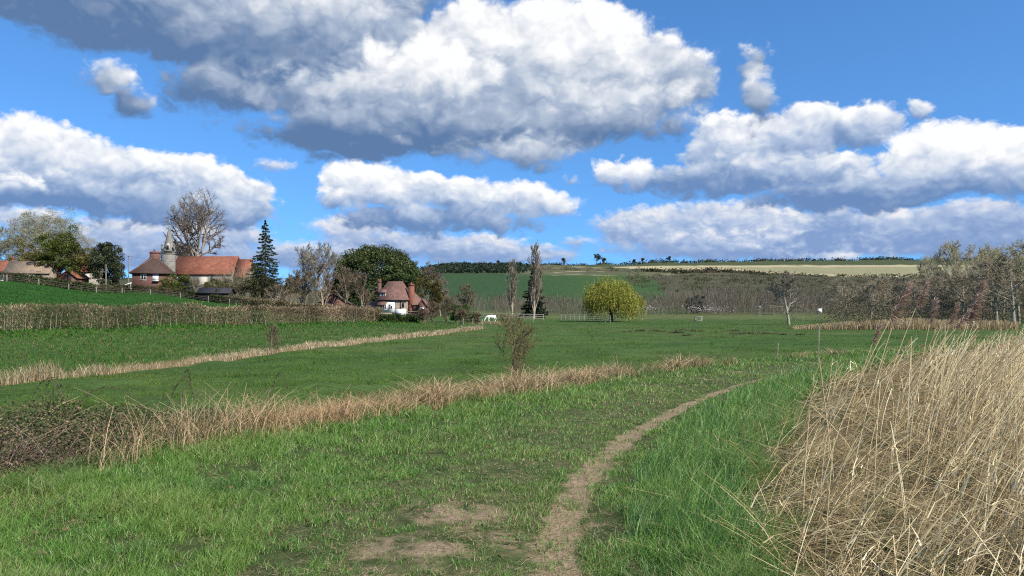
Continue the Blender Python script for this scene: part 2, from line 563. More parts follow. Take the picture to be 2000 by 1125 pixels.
def height(X, Y):
    X, Y = np.asarray(X, float), np.asarray(Y, float)
    px, d = bearing(X, Y)
    prof = np.stack([np.interp(d, [q[0] for q in c[1]], [q[1] for q in c[1]]) for c in COLS], 0)
    cp = np.array([c[0] for c in COLS], float)
    j = np.clip(np.searchsorted(cp, px) - 1, 0, len(cp) - 2)
    f = np.clip((px - cp[j]) / (cp[j + 1] - cp[j]), 0, 1)
    f = f * f * (3 - 2 * f)
    z0 = np.take_along_axis(prof, j[None], 0)[0]
    z1 = np.take_along_axis(prof, (j + 1)[None], 0)[0]
    z = z0 * (1 - f) + z1 * f
    s = pl_dist(X, Y, DITCH)
    near = 1 - sstep(d, 60, 110)
    bank = sstep(s, -2.2, 0.3) * near
    bank = np.maximum(bank, (Y < 1) * 1.0 * near)
    z = z * (1 - bank)
    z = z - 0.12 * np.exp(-((s + 2.3) / 0.6) ** 2) * near                 # the ditch itself
    b = pl_dist(X, Y, BROOK)
    z = z - 0.25 * np.exp(-((b + 1.2) / 0.9) ** 2) * (1 - sstep(d, 80, 110))
    rl = pl_dist(X, Y, REEDLINE)
    z = z - 0.45 * sstep(rl, 0.8, 6.0) * near                              # river bank under the reeds
    tr = np.abs(pl_dist(X, Y, TRACK))
    z = z - 0.03 * np.exp(-(tr / 0.35) ** 2)
    am = 0.02 + 0.05 * (1 - bank) + 0.00045 * np.maximum(d - 150, 0)
    z = z + am * vnoise(X / 1.7, Y / 1.7, 3, 3) * (1 - sstep(d, 200, 400)) + 0.0018 * np.maximum(d - 250, 0) * vnoise(X / 60, Y / 60, 5, 4)
    return z


def ground_colour(X, Y, Z):
    px, d = bearing(X, Y)
    py = HOR - (Z - CAMZ) / np.maximum(d, .1) * F
    n1, n2, n3 = vnoise(X / 9, Y / 9, 21, 4), vnoise(X / 1.3, Y / 1.3, 22, 3), vnoise(X / 70, Y / 40, 23, 4)

    def mixc(c, new, m):
        m = np.clip(m, 0, 1)[..., None]
        return c * (1 - m) + np.array(new) * m
    c = np.ones(X.shape + (3,)) * np.array([0.040, 0.082, 0.016])
    c = mixc(c, [0.062, 0.098, 0.024], 0.5 + 0.7 * n1)
    c = mixc(c, [0.085, 0.082, 0.036], 0.25 * n2 + 0.45 * n1 - 0.15)
    s, b, rl, hd = pl_dist(X, Y, DITCH), pl_dist(X, Y, BROOK), pl_dist(X, Y, REEDLINE), pl_dist(X, Y, HEDGE)
    # near bank lawn: soil shows through
    lawn = sstep(s, -0.3, 0.3) * (1 - sstep(d, 60, 80))
    c = mixc(c, [0.048, 0.066, 0.022], lawn * (0.75 + 0.25 * n2))
    # ditch and brook: straw
    c = mixc(c, [0.16, 0.115, 0.06], sstep(s, -2.6, -2.0) * (1 - sstep(s, -.4, .2)) * (1 - sstep(d, 60, 80)))
    c = mixc(c, [0.17, 0.12, 0.065], sstep(b, -2.4, -1.9) * (1 - sstep(b, -.3, .2)) * (d < 110))
    c = mixc(c, [0.15, 0.11, 0.055], sstep(rl, -0.1, 0.6) * (1 - sstep(d, 60, 80)))
    # hillside pasture behind the clipped hedge
    hf = sstep(-hd, 1.5, 4) * (d > 40) * (px < 520)
    c = mixc(c, [0.024, 0.074, 0.012], hf)
    c = mixc(c, [0.032, 0.085, 0.014], hf * (0.5 + n3))
    # rough village ground
    c = mixc(c, [0.06, 0.065, 0.03], sstep(d, 168, 185) * (px < 870))
    # far end of the meadow, paler
    c = mixc(c, [0.10, 0.115, 0.04], sstep(d, 165, 230) * (px > 860) * (d < 330) * 0.75)
    # the downs
    down = sstep(d, 290, 340) * (px > 700)
    scrub = np.clip(0.5 + 0.6 * n3 + 0.25 * vnoise(X / 22, Y / 14, 31, 3), 0, 1)
    sc = np.array([0.085, 0.075, 0.045]) * (1 - scrub[..., None]) + np.array([0.052, 0.06, 0.028]) * scrub[..., None]
    c = c * (1 - down[..., None]) + sc * down[..., None]
    edge = 1268 + (py - 540) * 0.95 + 6 * vnoise(py / 8, py * 0, 41, 2)
    gf = down * sstep(py, 533, 536) * (1 - sstep(px, edge - 4, edge + 4))
    c = mixc(c, [0.030, 0.066, 0.022], gf)
    c = mixc(c, [0.042, 0.085, 0.022], gf * sstep(px, 1000, 1180) * 0.9)  # field stays darker on the left: a cloud shadow put into its colour
    fo = down * (1 - sstep(py, 531, 535)) * (1 - sstep(px, 1000, 1060))
    c = mixc(c, [0.026, 0.04, 0.018], fo)
    ro = down * (1 - sstep(py, 535, 541)) * sstep(px, 985, 1050) * (1 - sstep(px, 1290, 1420))
    c = mixc(c, [0.11, 0.115, 0.055], ro * (0.6 + 0.5 * vnoise(px / 60, py / 3, 43, 3)))
    c = mixc(c, [0.26, 0.23, 0.14], ro * sstep(vnoise(px / 45, py / 2.4, 44, 3), 0.35, 0.7))
    low = np.interp(px, [1180, 1240, 1450, 1500, 1650, 1820, 2400], [521, 525, 529, 534, 540.5, 541.5, 541])
    top = np.interp(px, [1200, 1300, 1500, 1700, 2400], [521.5, 519.2, 518.5, 518, 518])
    tan = down * sstep(py, top - .6, top + .6) * (1 - sstep(py, low - .8, low + .8)) * (px > 1195)
    c = mixc(c, [0.235, 0.225, 0.125], tan)
    stripe = tan * np.maximum(1 - sstep(py, top + 1.5, top + 4), sstep(py, low - 4.5, low - 2))
    c = mixc(c, [0.42, 0.36, 0.22], stripe)
    gr = down * (1 - sstep(py, top - 1, top)) * sstep(px, 1060, 1160)
    c = mixc(c, [0.060, 0.075, 0.030], gr)
    return c


def build_ground():
    th = np.concatenate([np.arange(-180, -44, 4.0), np.arange(-44, 44.01, 0.2), np.arange(48, 181, 4.0)])
    r = np.concatenate([[0.05], np.exp(np.linspace(math.log(0.6), math.log(6000), 560))])
    T, Rr = np.meshgrid(R(1) * th, r, indexing='ij')
    X, Y = np.sin(T) * Rr, np.cos(T) * Rr
    Z = height(X, Y)
    gcols = ground_colour(X, Y, Z).reshape(-1, 3)
    tr = np.abs(pl_dist(X, Y, TRACK))
    px, d = bearing(X, Y)
    wid = np.interp(Y, [0, 5, 8.5, 13.6, 19, 22], [.22, .20, .23, .16, .10, .04])
    dirt = 1 - sstep(tr, wid * 0.15, wid * 1.5)
    dirt *= (Y < 24)
    for (cx, cy, rx, ry, a) in [(-.42, 6.35, .5, .55, .86), (-.75, 5.4, .7, .4, .74), (-.15, 5.75, .4, .25, .7), (-.95, 4.7, .85, .34, .68),
                                (-.35, 5.0, .4, .25, .5), (.6, 6.2, .25, .6, .55), (2.9, 17.0, .8, .5, .5), (1.3, 12.6, .7, .4, .42),
                                (4.6, 18.6, .7, .35, .66), (6.0, 20.6, 1.0, .35, .6), (-.9, 6.6, .3, .35, .5), (-1.8, 4.4, .5, .3, .35),
                                (.1, 8.2, .4, .3, .3), (.5, 9.6, .5, .4, .35)]:
        dirt = np.maximum(dirt, a * np.exp(-(((X - cx) / rx) ** 2 + ((Y - cy) / ry) ** 2)))
    worn = np.exp(-(np.abs(pl_dist(X, Y, TRACK) + 0.8) / 1.1) ** 2) * (Y < 26)
    nA, nR = len(th), len(r)
    i, j = np.meshgrid(np.arange(nA - 1), np.arange(nR - 1), indexing='ij')
    k = i * nR + j
    q = np.stack([k, k + nR, k + nR + 1, k + 1], -1).reshape(-1, 4)[:, ::-1]
    m, g = new_mat("meadow_ground")
    P = g.node('ShaderNodeTexCoord').outputs['Object']
    col = g.node('ShaderNodeAttribute', attribute_name='Col').outputs['Color']
    da = g.node('ShaderNodeAttribute', attribute_name='Dirt').outputs['Fac']
    wa = g.node('ShaderNodeAttribute', attribute_name='Worn').outputs['Fac']
    n1, n2, n3 = g.noise(P, 28, 6, 0.62), g.noise(P, 4.5, 4, 0.6), g.noise(P, 0.35, 4, 0.55)
    v = g.m('ADD', g.m('MULTIPLY', n1, 0.75), g.m('ADD', g.m('MULTIPLY', n2, 0.75), g.m('MULTIPLY', n3, 0.6)))
    c = g.mix(1.0, col, g.mix(g.rng(v, 0.70, 1.40), (0.45, 0.48, 0.45), (1.5, 1.42, 1.4)), 'MULTIPLY')
    c = g.mix(g.m('MULTIPLY', wa, g.rng(n2, 0.3, 0.7, 0.05, 0.6)), c, (0.13, 0.115, 0.06))
    soil = g.mix(g.rng(n1, 0.35, 0.7), (0.30, 0.22, 0.14), (0.15, 0.108, 0.064))
    n4 = g.noise(P, 1.7, 3, 0.55)
    dm = g.rng(g.m('ADD', da, g.m('ADD', g.m('MULTIPLY_ADD', n4, 1.1, -0.55), g.m('ADD', g.m('MULTIPLY_ADD', n2, 1.2, -0.6), g.m('MULTIPLY_ADD', n1, 0.9, -0.45)))), 0.40, 0.78)
    c = g.mix(dm, c, soil)
    b = g.node('ShaderNodeBsdfPrincipled')
    g.put(b.inputs['Base Color'], c)
    b.inputs['Roughness'].default_value = 0.95
    b.inputs['Specular IOR Level'].default_value = 0.1
    bn = g.node('ShaderNodeBump')
    g.put(bn.inputs['Strength'], g.m('MULTIPLY', g.node('ShaderNodeAttribute', attribute_name='Fine').outputs['Fac'], 0.55))
    bn.inputs['Distance'].default_value = 0.035
    g.put(bn.inputs['Height'], g.m('ADD', n1, n2))
    g.put(b.inputs['Normal'], bn.outputs[0])
    o = g.node('ShaderNodeOutputMaterial')
    g.t.links.new(b.outputs[0], o.inputs[0])
    ob = mesh_obj("ground", np.stack([X, Y, Z], -1), q, m, cols=gcols, extra={'Dirt': dirt.ravel(), 'Worn': worn.ravel(), 'Fine': (1 - sstep(d, 12, 60)).ravel()}, smooth=True)
    tag(ob, "green river meadow with a worn dirt track and downs behind", "ground", kind='structure')
    return ob


build_ground()

# ------------------------------------------------------------------ grass, straw and reeds
def scatter(n, y0, y1, p0, p1, pw=1.0):
    """points thinning out with distance from where one stands"""
    px = U(p0, p1, n)
    u = U(0, 1, n)
    if abs(pw - 1) < 1e-3:
        Y = y0 * (y1 / y0) ** u
    else:
        a = 1 - pw
        Y = (y0 ** a + u * (y1 ** a - y0 ** a)) ** (1 / a)
    return wx(px, Y), Y


def lawn():
    X, Y = scatter(980000, 3.0, 36, -300, 2250, 0.95)
    s, rl, tr = pl_dist(X, Y, DITCH), pl_dist(X, Y, REEDLINE), np.abs(pl_dist(X, Y, TRACK))
    wid = np.interp(Y, [0, 5, 8.5, 13.6, 19, 22], [.22, .20, .23, .16, .10, .04])
    bare = 1 - sstep(tr, wid * 0.3, wid * 1.35)
    bare *= .60 + .70 * vnoise(X / .45, Y / .28, 7, 3)
    bare *= Y < 23
    for (cx, cy, rx, ry, a) in [(-.42, 6.35, .5, .5, 1.0), (-.75, 5.4, .7, .34, .95), (-.15, 5.75, .4, .25, .85), (-.95, 4.7, .85, .3, .85),
                                (-.35, 5.0, .4, .2, .7), (.6, 6.2, .25, .6, .8), (2.9, 17.0, .8, .4, .7), (1.3, 12.6, .7, .35, .5), (4.6, 18.6, .7, .3, .9),
                                (6.0, 20.6, 1.0, .3, .9)]:
        bare = np.maximum(bare, a * np.exp(-(((X - cx) / rx) ** 2 + ((Y - cy) / ry) ** 2)))
    n1, n2 = vnoise(X / 1.1, Y / 1.1, 5, 4), vnoise(X / .28, Y / .28, 6, 3)
    bare = np.clip(bare + 0.45 * n2 * (bare > .08), 0, .97)
    keep = (s > -0.35 + 0.3 * n1) & (rl < 0.05 + 0.4 * n1) & (U(0, 1, len(X)) > bare * .93) & (U(0, 1, len(X)) < 0.60 + 0.6 * n2 + .35 * vnoise(X / .13, Y / .13, 14, 2))
    X, Y, s, rl, tr, n1, n2 = [a[keep] for a in (X, Y, s, rl, tr, n1, n2)]
    Z = height(X, Y)
    worn = np.exp(-(np.abs(pl_dist(X, Y, TRACK) + 0.8) / 1.0) ** 2)
    right = sstep(pl_dist(X, Y, TRACK), .35, 1.1)
    verge = np.exp(-np.maximum(s, 0) / 1.2)
    H = (0.062 + 0.03 * n1 + 0.07 * verge + 0.09 * right) * (1 - 0.42 * worn) * U(.55, 1.35, len(X))
    cl = vnoise(X / .13, Y / .13, 14, 2)
    H = H * (1 + .55 * cl + .35 * n2)
    H = np.maximum(H, 0.02) * np.where(Y > 12, 1.1, 1)
    W = 0.0052 * np.maximum(1, Y / 6.0) ** 0.9 * U(.7, 1.4, len(X))
    ln = rs.normal(size=(len(X), 2)) * (H * 0.55)[:, None] + np.stack([H * .18, H * 0], 1)
    V, Fq = blades(np.stack([X, Y, Z - .005], 1), H, W, ln, 2)
    base = np.array([[0.132, 0.272, 0.046]]) * (1 + .18 * rs.normal(size=(len(X), 1)))
    lush = np.array([0.14, 0.28, 0.052])
    base = base * (1 - right[:, None] * .7) + lush * right[:, None] * .7
    yel = np.clip(.28 + .7 * n1 + .35 * n2, 0, 1)[:, None]
    base = base * (1 - .5 * yel) + np.array([0.26, 0.32, 0.08]) * .5 * yel
    blue = np.clip(vnoise(X / .9, Y / .9, 8, 3) - .25, 0, 1)[:, None] * 1.2
    base = base * (1 - blue * .6) + np.array([0.045, 0.115, 0.035]) * blue * .6
    dead = U(0, 1, len(X)) < (0.05 + 0.13 * worn + .06 * verge + .12 * (vnoise(X / .6, Y / .6, 9, 2) > .55))
    base[dead] = pick([(0.40, 0.31, 0.17), (0.29, 0.25, 0.12)], dead.sum())
    tag(mesh_obj("lawn_grass", V, Fq, GRASS, cols=rep(base, 6)), "short green grass on the river bank beside the dirt track", "grass", kind='stuff')

    # dead thatch lying in the turf
    X, Y = scatter(85000, 3.2, 24, -250, 1800, 1.0)
    ok = (pl_dist(X, Y, DITCH) > 0) & (pl_dist(X, Y, REEDLINE) < .2) & (vnoise(X / .35, Y / .35, 16, 3) > -.15)
    X, Y = X[ok], Y[ok]
    LL = U(.02, .075, len(X))
    a = U(0, 6.28, len(X))
    V, Fq = blades(np.stack([X, Y, height(X, Y) + U(.002, .03, len(X))], 1), LL * U(-.1, .35, len(X)), .0042 * np.maximum(1, Y / 6), np.stack([np.cos(a) * LL, np.sin(a) * LL], 1), 1, .5, 1)
    tag(mesh_obj("dead_thatch", V, Fq, DRY, cols=rep(pick([(0.34, 0.26, 0.14), (0.24, 0.18, 0.10), (0.15, 0.11, 0.06), (0.42, 0.34, 0.20)], len(X), .15), 4)), "bits of dead grass lying in the turf", "dead grass", kind='stuff')

    # docks, clover and dead leaves on the lawn
    X, Y = scatter(7000, 3.5, 26, -300, 1500, 0.8)
    ok = (pl_dist(X, Y, DITCH) > .1) & (pl_dist(X, Y, REEDLINE) < -.3) & (vnoise(X / .5, Y / .5, 15, 2) > .3)
    X, Y = X[ok], Y[ok]
    Z = height(X, Y) + U(.01, .07, len(X))
    V, Fq = leaves(np.stack([X, Y, Z], 1), U(.008, .022, len(X)) * np.maximum(1, Y / 10), .6, dirs=np.stack([U(-1, 1, len(X)), U(-1, 1, len(X)), U(-.2, .6, len(X))], 1), up=.5)
    c = pick([(0.05, 0.12, 0.03), (0.045, 0.10, 0.035), (0.07, 0.15, 0.03), (0.17, 0.10, 0.06)], len(X))
    tag(mesh_obj("meadow_weeds", V, Fq, LEAF, cols=rep(c, 4)), "low broad-leaved weeds dotted through the bank grass", "weeds", kind='stuff')

    # tall lush blades in clumps along the reeds
    X, Y = scatter(60000, 3.2, 34, 900, 2100, .9)
    rl = pl_dist(X, Y, REEDLINE)
    n = vnoise(X / .5, Y / .5, 12, 3)
    ok = (rl > -1.35 - Y * .03) & (rl < -.2 + .35 * n) & (n > -.35) & (pl_dist(X, Y, TRACK) > .5)
    X, Y, n = X[ok], Y[ok], n[ok]
    H = U(.13, .34, len(X)) * (1 + .4 * n)
    W = .0065 * np.maximum(1, Y / 7) * U(.7, 1.4, len(X))
    ln = rs.normal(size=(len(X), 2)) * (H * .33)[:, None] + np.stack([H * .25, H * 0], 1)
    V, Fq = blades(np.stack([X, Y, height(X, Y) - .01], 1), H, W, ln, 3)
    c = pick([(0.155, 0.305, 0.062), (0.115, 0.235, 0.058), (0.20, 0.35, 0.075), (0.075, 0.16, 0.07)], len(X))
    tag(mesh_obj("lush_grass", V, Fq, GRASS, cols=rep(c, 8)), "tall lush green grass between the track and the reeds", "grass", kind='stuff')


def meadow():
    parts, cols = [], []
    # middle and far meadow
    X, Y = scatter(330000, 13, 190, -250, 2150, 1.1)
    s, b = pl_dist(X, Y, DITCH), pl_dist(X, Y, BROOK)
    ok = ((s < -2.2) | (Y > 62)) & (b > .1) & (pl_dist(X, Y, HEDGE) > 1)
    X, Y = X[ok], Y[ok]
    n1, n2 = vnoise(X / 2.2, Y / 2.2, 51, 3), vnoise(X / 14, Y / 9, 52, 3)
    keep = U(0, 1, len(X)) < .6 + .5 * n1
    X, Y, n1, n2 = X[keep], Y[keep], n1[keep], n2[keep]
    tuft = np.clip(vnoise(X / 1.6, Y / 1.1, 53, 2) - .45, 0, 1) * 1.6
    H = (.045 + .03 * n1 + .16 * tuft) * U(.6, 1.3, len(X))
    H = np.maximum(H, .02)
    W = .0075 * (Y / 12) * U(.7, 1.4, len(X))
    ln = rs.normal(size=(len(X), 2)) * (H * .5)[:, None]
    V, Fq = blades(np.stack([X, Y, height(X, Y) - .01], 1), H, W, ln, 1, .6)
    c = pick([(0.086, 0.176, 0.023), (0.10, 0.192, 0.027), (0.070, 0.142, 0.022)], len(X))
    y = np.clip(.25 + .8 * n2 + .4 * n1, 0, 1)[:, None] * .6
    c = c * 1.12 * (1 - y) + np.array([0.175, 0.20, 0.055]) * y
    c = c * (1 - .45 * np.clip(tuft, 0, 1)[:, None])
    tag(mesh_obj("meadow_grass", V, Fq, MEADOW, cols=rep(c, 4)), "grazed green grass with darker tufts across the flat meadow", "grass", kind='stuff')

    # rank leafy strip between brook and clipped hedge
    X, Y = scatter(90000, 16, 130, -350, 900, 1.0)
    b, h = pl_dist(X, Y, BROOK), pl_dist(X, Y, HEDGE)
    ok = (b < -1.6) & (h > .8)
    X, Y, b, h = X[ok], Y[ok], b[ok], h[ok]
    n1 = vnoise(X / 2.5, Y / 2.5, 55, 3)
    near_h = np.exp(-np.maximum(h - 1, 0) / 6)
    H = (.12 + .06 * n1 + .28 * near_h) * U(.5, 1.3, len(X))
    W = .012 * (Y / 18) * U(.8, 1.5, len(X)) * (1 + near_h)
    ln = rs.normal(size=(len(X), 2)) * (H * .5)[:, None]
    V, Fq = blades(np.stack([X, Y, height(X, Y) - .01], 1), H, W, ln, 2, .6)
    c = pick([(0.055, 0.15, 0.02), (0.04, 0.12, 0.02), (0.07, 0.16, 0.03)], len(X), .2)
    d = U(0, 1, len(X)) < .22 * (1 - near_h) + .25 * np.exp(b / 2)
    c[d] = pick([(0.24, 0.17, 0.09), (0.17, 0.13, 0.07)], d.sum())
    tag(mesh_obj("rank_grass", V, Fq, MEADOW, cols=rep(c, 6)), "rank green herbs below the long clipped hedge", "grass", kind='stuff')

    # hillside pasture
    X, Y = scatter(50000, 66, 165, -250, 520, 1.0)
    ok = pl_dist(X, Y, HEDGE) < -1.5
    X, Y = X[ok], Y[ok]
    V, Fq = blades(np.stack([X, Y, height(X, Y)], 1), U(.05, .14, len(X)), U(.06, .16, len(X)), rs.normal(size=(len(X), 2)) * .05, 1, .5)
    tag(mesh_obj("pasture_grass", V, Fq, MEADOW, cols=rep(pick([(0.028, 0.088, 0.012), (0.034, 0.10, 0.014)], len(X)), 4)),
        "smooth dark green grass of the sloping field", "grass", kind='stuff')


STRAW = [(0.54, 0.40, 0.23), (0.41, 0.29, 0.16), (0.62, 0.49, 0.30), (0.28, 0.19, 0.11)]


def along(poly, n, w0, w1, y0, y1):
    """points beside a polyline, w to its left"""
    seg = np.diff(poly, axis=0)
    L = np.linalg.norm(seg, axis=1)
    mid = poly[:-1, 1]
    wt = L * np.where((poly[1:, 1] > y0) & (mid < y1), 1, 0) / np.maximum((poly[:-1, 1] + poly[1:, 1]) / 2, 4) ** .9
    k = rs.choice(len(L), n, p=wt / wt.sum())
    t = U(0, 1, n)[:, None]
    p = poly[k] + seg[k] * t
    nn = np.stack([-seg[k, 1], seg[k, 0]], 1) / L[k][:, None]
    p = p + nn * U(w0, w1, n)[:, None]
    ok = (p[:, 1] > y0) & (p[:, 1] < y1)
    return p[ok]


def straw_strips():
    # dead tussocks along the near ditch
    c0 = along(DITCH, 4300, -.35, 2.5, 5, 62)
    px, d = bearing(c0[:, 0], c0[:, 1])
    dens = np.interp(px, [-400, 100, 250, 450, 700, 1190, 1230, 1290, 1310, 1375, 1395, 1500, 2200], [.0, .03, .3, .8, 1, 1, .10, .12, .9, .9, .12, .35, .5])
    ok = U(0, 1, len(c0)) < dens
    c0, px, d = c0[ok], px[ok], d[ok]
    hh = np.interp(px, [0, 300, 600, 860, 1190, 1250, 1310, 1380, 1400, 1760], [.5, .56, .56, .52, .60, .28, .54, .48, .25, .22]) * U(.5, 1.15, len(c0))
    big = vnoise(c0[:, 0] / 1.3, c0[:, 1] / 1.3, 61, 2)
    hh *= 1 + .35 * big
    rep_n = 56
    C = np.repeat(c0, rep_n, 0)
    Hh = np.repeat(hh, rep_n)
    D = np.repeat(d, rep_n)
    P = C + rs.normal(size=C.shape) * .13
    H = Hh * U(.35, 1.1, len(C))
    ang = U(0, 2 * math.pi, len(C))
    out = H * np.minimum(np.abs(rs.normal(0, 1.0, len(C))), 1.7)
    ln = np.stack([np.cos(ang) * out + .06, np.sin(ang) * out], 1)
    W = .006 * np.maximum(1, D / 8) * U(.6, 1.5, len(C))
    V, Fq = blades(np.stack([P[:, 0], P[:, 1], height(P[:, 0], P[:, 1]) - .02], 1), H, W, ln, 3, .7, 2.2)
    tone = np.repeat(pick(STRAW, len(c0), .15), rep_n, 0)
    c = (.55 * tone + .45 * pick(STRAW, len(C), .2)) * np.array([.92, .88, .84])
    pink = np.repeat(np.interp(px, [400, 560, 700, 1000], [0, .5, .6, 0]), rep_n)[:, None]
    c = c * (1 - pink) + c * np.array([1.02, .90, .84]) * pink
    g = U(0, 1, len(C)) < .10 + .22 * np.repeat(np.interp(px, [0, 250, 450, 620, 1150, 1250, 1500], [.6, .9, .7, .1, .2, 1, .5]), rep_n)
    c[g] = pick([(0.07, 0.12, 0.03), (0.10, 0.12, 0.045)], g.sum())
    tag(mesh_obj("ditch_straw", V, Fq, DRY, cols=rep(c, 8)), "arching tussocks of dead straw along the near ditch", "dead grass", kind='stuff')

    # pale reeds along the brook
    P = along(BROOK, 46000, .1, 1.6, 12, 98)
    px, d = bearing(P[:, 0], P[:, 1])
    n = vnoise(P[:, 0] / 1.1, P[:, 1] / 1.1, 66, 3)
    ok = U(0, 1, len(P)) < .6 + .9 * n
    P, d, px, n = P[ok], d[ok], px[ok], n[ok]
    H = np.interp(px, [-300, 0, 300, 520, 850], [.62, .48, .36, .34, .42]) * U(.4, 1.25, len(P)) * (1 + .5 * n)
    W = .008 * np.maximum(1, d / 16) * U(.7, 1.4, len(P))
    ln = rs.normal(size=(len(P), 2)) * (H * .3)[:, None]
    V, Fq = blades(np.stack([P[:, 0], P[:, 1], height(P[:, 0], P[:, 1]) - .02], 1), H, W, ln, 2, .6)
    c = pick([(0.44, 0.34, 0.19), (0.34, 0.25, 0.14), (0.50, 0.41, 0.26)], len(P), .15)
    g = U(0, 1, len(P)) < np.interp(px, [0, 300, 500], [.4, .3, .1])
    c[g] = pick([(0.20, 0.14, 0.08), (0.10, 0.12, 0.05)], g.sum())
    tag(mesh_obj("brook_reeds", V, Fq, DRY, cols=rep(c, 6)), "pale dead reeds marking the brook across the meadow", "reeds", kind='stuff')

    # far reeds in front of the wood
    X, Y = U(wx(1550, 99), wx(1990, 99), 19000), U(95, 110, 19000)
    X = X * Y / 99
    V, Fq = blades(np.stack([X, Y, height(X, Y)], 1), U(.5, 1.45, len(X)) * (1 + .3 * vnoise(X / 3, Y / 3, 71, 2)) * np.interp(X / Y * 99, [36, 44, 52, 66], [.15, .8, 1, .7]), U(.05, .1, len(X)), rs.normal(size=(len(X), 2)) * .15, 2, .6)
    tag(mesh_obj("far_reeds", V, Fq, DRY, cols=rep(pick([(0.36, 0.28, 0.15), (0.30, 0.22, 0.12), (0.42, 0.33, 0.18)], len(X)), 6)),
        "pale reed strip at the foot of the bare wood", "reeds", kind='stuff')


def reed_ribbons(P, H, ln, W, c, segs=4):
    """each stem is two crossed ribbons so that it has body from every side"""
    phi = U(0, math.pi, len(P))
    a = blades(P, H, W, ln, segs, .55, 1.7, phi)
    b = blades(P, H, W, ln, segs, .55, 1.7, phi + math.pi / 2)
    k = 2 * (segs + 1)
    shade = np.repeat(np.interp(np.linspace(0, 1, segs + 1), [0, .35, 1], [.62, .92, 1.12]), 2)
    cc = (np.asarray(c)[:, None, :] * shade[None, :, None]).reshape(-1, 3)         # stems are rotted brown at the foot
    return [a, b], [cc, cc]


REED = [(0.78, 0.64, 0.37), (0.66, 0.52, 0.28), (0.86, 0.74, 0.48), (0.48, 0.35, 0.18)]


def reeds():
    parts, cols = [], []

    def add(P, H, ln, W, c, segs=4):
        p, k = reed_ribbons(P, H, ln, W, c, segs)
        parts.extend(p)
        cols.extend(k)
    # standing stems
    X, Y = scatter(54000, 2.6, 48, 1330, 2750, 1.15)
    rl = pl_dist(X, Y, REEDLINE)
    n = vnoise(X / .8, Y / .8, 81, 3)
    dens = np.clip(sstep(rl, .8, 3.2 + .08 * Y) ** 1.5 * (.75 + .5 * n) + .035, 0, 1)
    ok = (U(0, 1, len(X)) < dens) & (rl > 0)
    X, Y, rl, n = X[ok], Y[ok], rl[ok], n[ok]
    N = len(X)
    Z = height(X, Y)
    H = U(.75, 1.55, N) * (.70 + .32 * sstep(rl, .2, 2.2) + .12 * n)
    broken = U(0, 1, N) < .24
    H[broken] *= U(.3, .7, broken.sum())
    ln = np.stack([H * U(.10, .62, N), H * rs.normal(0, .17, N)], 1)
    ang = U(0, 6.28, N)
    bl = H * U(.5, 1.8, N)
    ln[broken] = np.stack([np.cos(ang) * bl, np.sin(ang) * bl], 1)[broken]
    W = .0072 * np.maximum(1, Y / 6.5) * U(.7, 1.35, N)
    c = pick(REED, N, .12)
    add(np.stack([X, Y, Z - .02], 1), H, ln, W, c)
    # dry leaves on the stems
    k = rs.integers(0, N, 26000)
    t = U(.2, .85, len(k))
    B = np.stack([X[k] + ln[k, 0] * t ** 1.7, Y[k] + ln[k, 1] * t ** 1.7, Z[k] + H[k] * (t - .12 * t * t)], 1)
    LL = U(.15, .4, len(k))
    V, Fq = blades(B, LL * U(-.3, .75, len(k)), .010 * np.maximum(1, Y[k] / 8), np.stack([LL * U(.1, 1, len(k)), LL * rs.normal(0, .4, len(k))], 1), 2, .8)
    parts.append((V, Fq))
    cols.append(rep(pick(REED, len(k), .15), 6))
    # fallen thatch on the ground
    X, Y = scatter(74000, 2.6, 40, 1180, 2500, 1.1)
    rl = pl_dist(X, Y, REEDLINE)
    n = vnoise(X / .7, Y / .7, 85, 3)
    ok = (U(0, 1, len(X)) < sstep(rl, -.5, .15) * (.62 + .9 * n)) & (rl < 9)
    X, Y, n, rl = X[ok], Y[ok], n[ok], rl[ok]
    Z = height(X, Y) + np.abs(rs.normal(0, .14, len(X))) * sstep(rl, -.5, 1)
    LL = U(.2, .75, len(X))
    ang = rs.normal(.25, .9, len(X)) + math.pi * (U(0, 1, len(X)) < .3)
    ln = np.stack([np.cos(ang) * LL, np.sin(ang) * LL], 1)
    V, Fq = blades(np.stack([X, Y, Z], 1), LL * rs.normal(.10, .22, len(X)), .0075 * np.maximum(1, Y / 7) * U(.6, 1.4, len(X)), ln, 2, .5, 1.1)
    parts.append((V, Fq))
    c = pick([(0.42, 0.325, 0.165), (0.31, 0.23, 0.115), (0.56, 0.45, 0.25), (0.17, 0.12, 0.065), (0.16, 0.15, 0.06)], len(X), .15)
    cols.append(rep(c, 6))
    V, Fq = join(parts)
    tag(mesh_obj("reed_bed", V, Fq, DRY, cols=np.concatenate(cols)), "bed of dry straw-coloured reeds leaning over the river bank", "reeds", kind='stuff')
    # green shoots among the fallen reeds
    X, Y = scatter(16000, 3, 30, 1380, 2200, 1.1)
    n = vnoise(X / .45, Y / .45, 88, 2)
    ok = (pl_dist(X, Y, REEDLINE) > .1) & (n > .35)
    X, Y = X[ok], Y[ok]
    H = U(.12, .34, len(X))
    V, Fq = blades(np.stack([X, Y, height(X, Y)], 1), H, .007 * np.maximum(1, Y / 7), rs.normal(size=(len(X), 2)) * (H * .35)[:, None], 2)
    tag(mesh_obj("reed_shoots", V, Fq, GRASS, cols=rep(pick([(0.05, 0.13, 0.03), (0.04, 0.10, 0.045)], len(X)), 6)),
        "fresh green shoots among the fallen reeds", "shoots", kind='stuff')


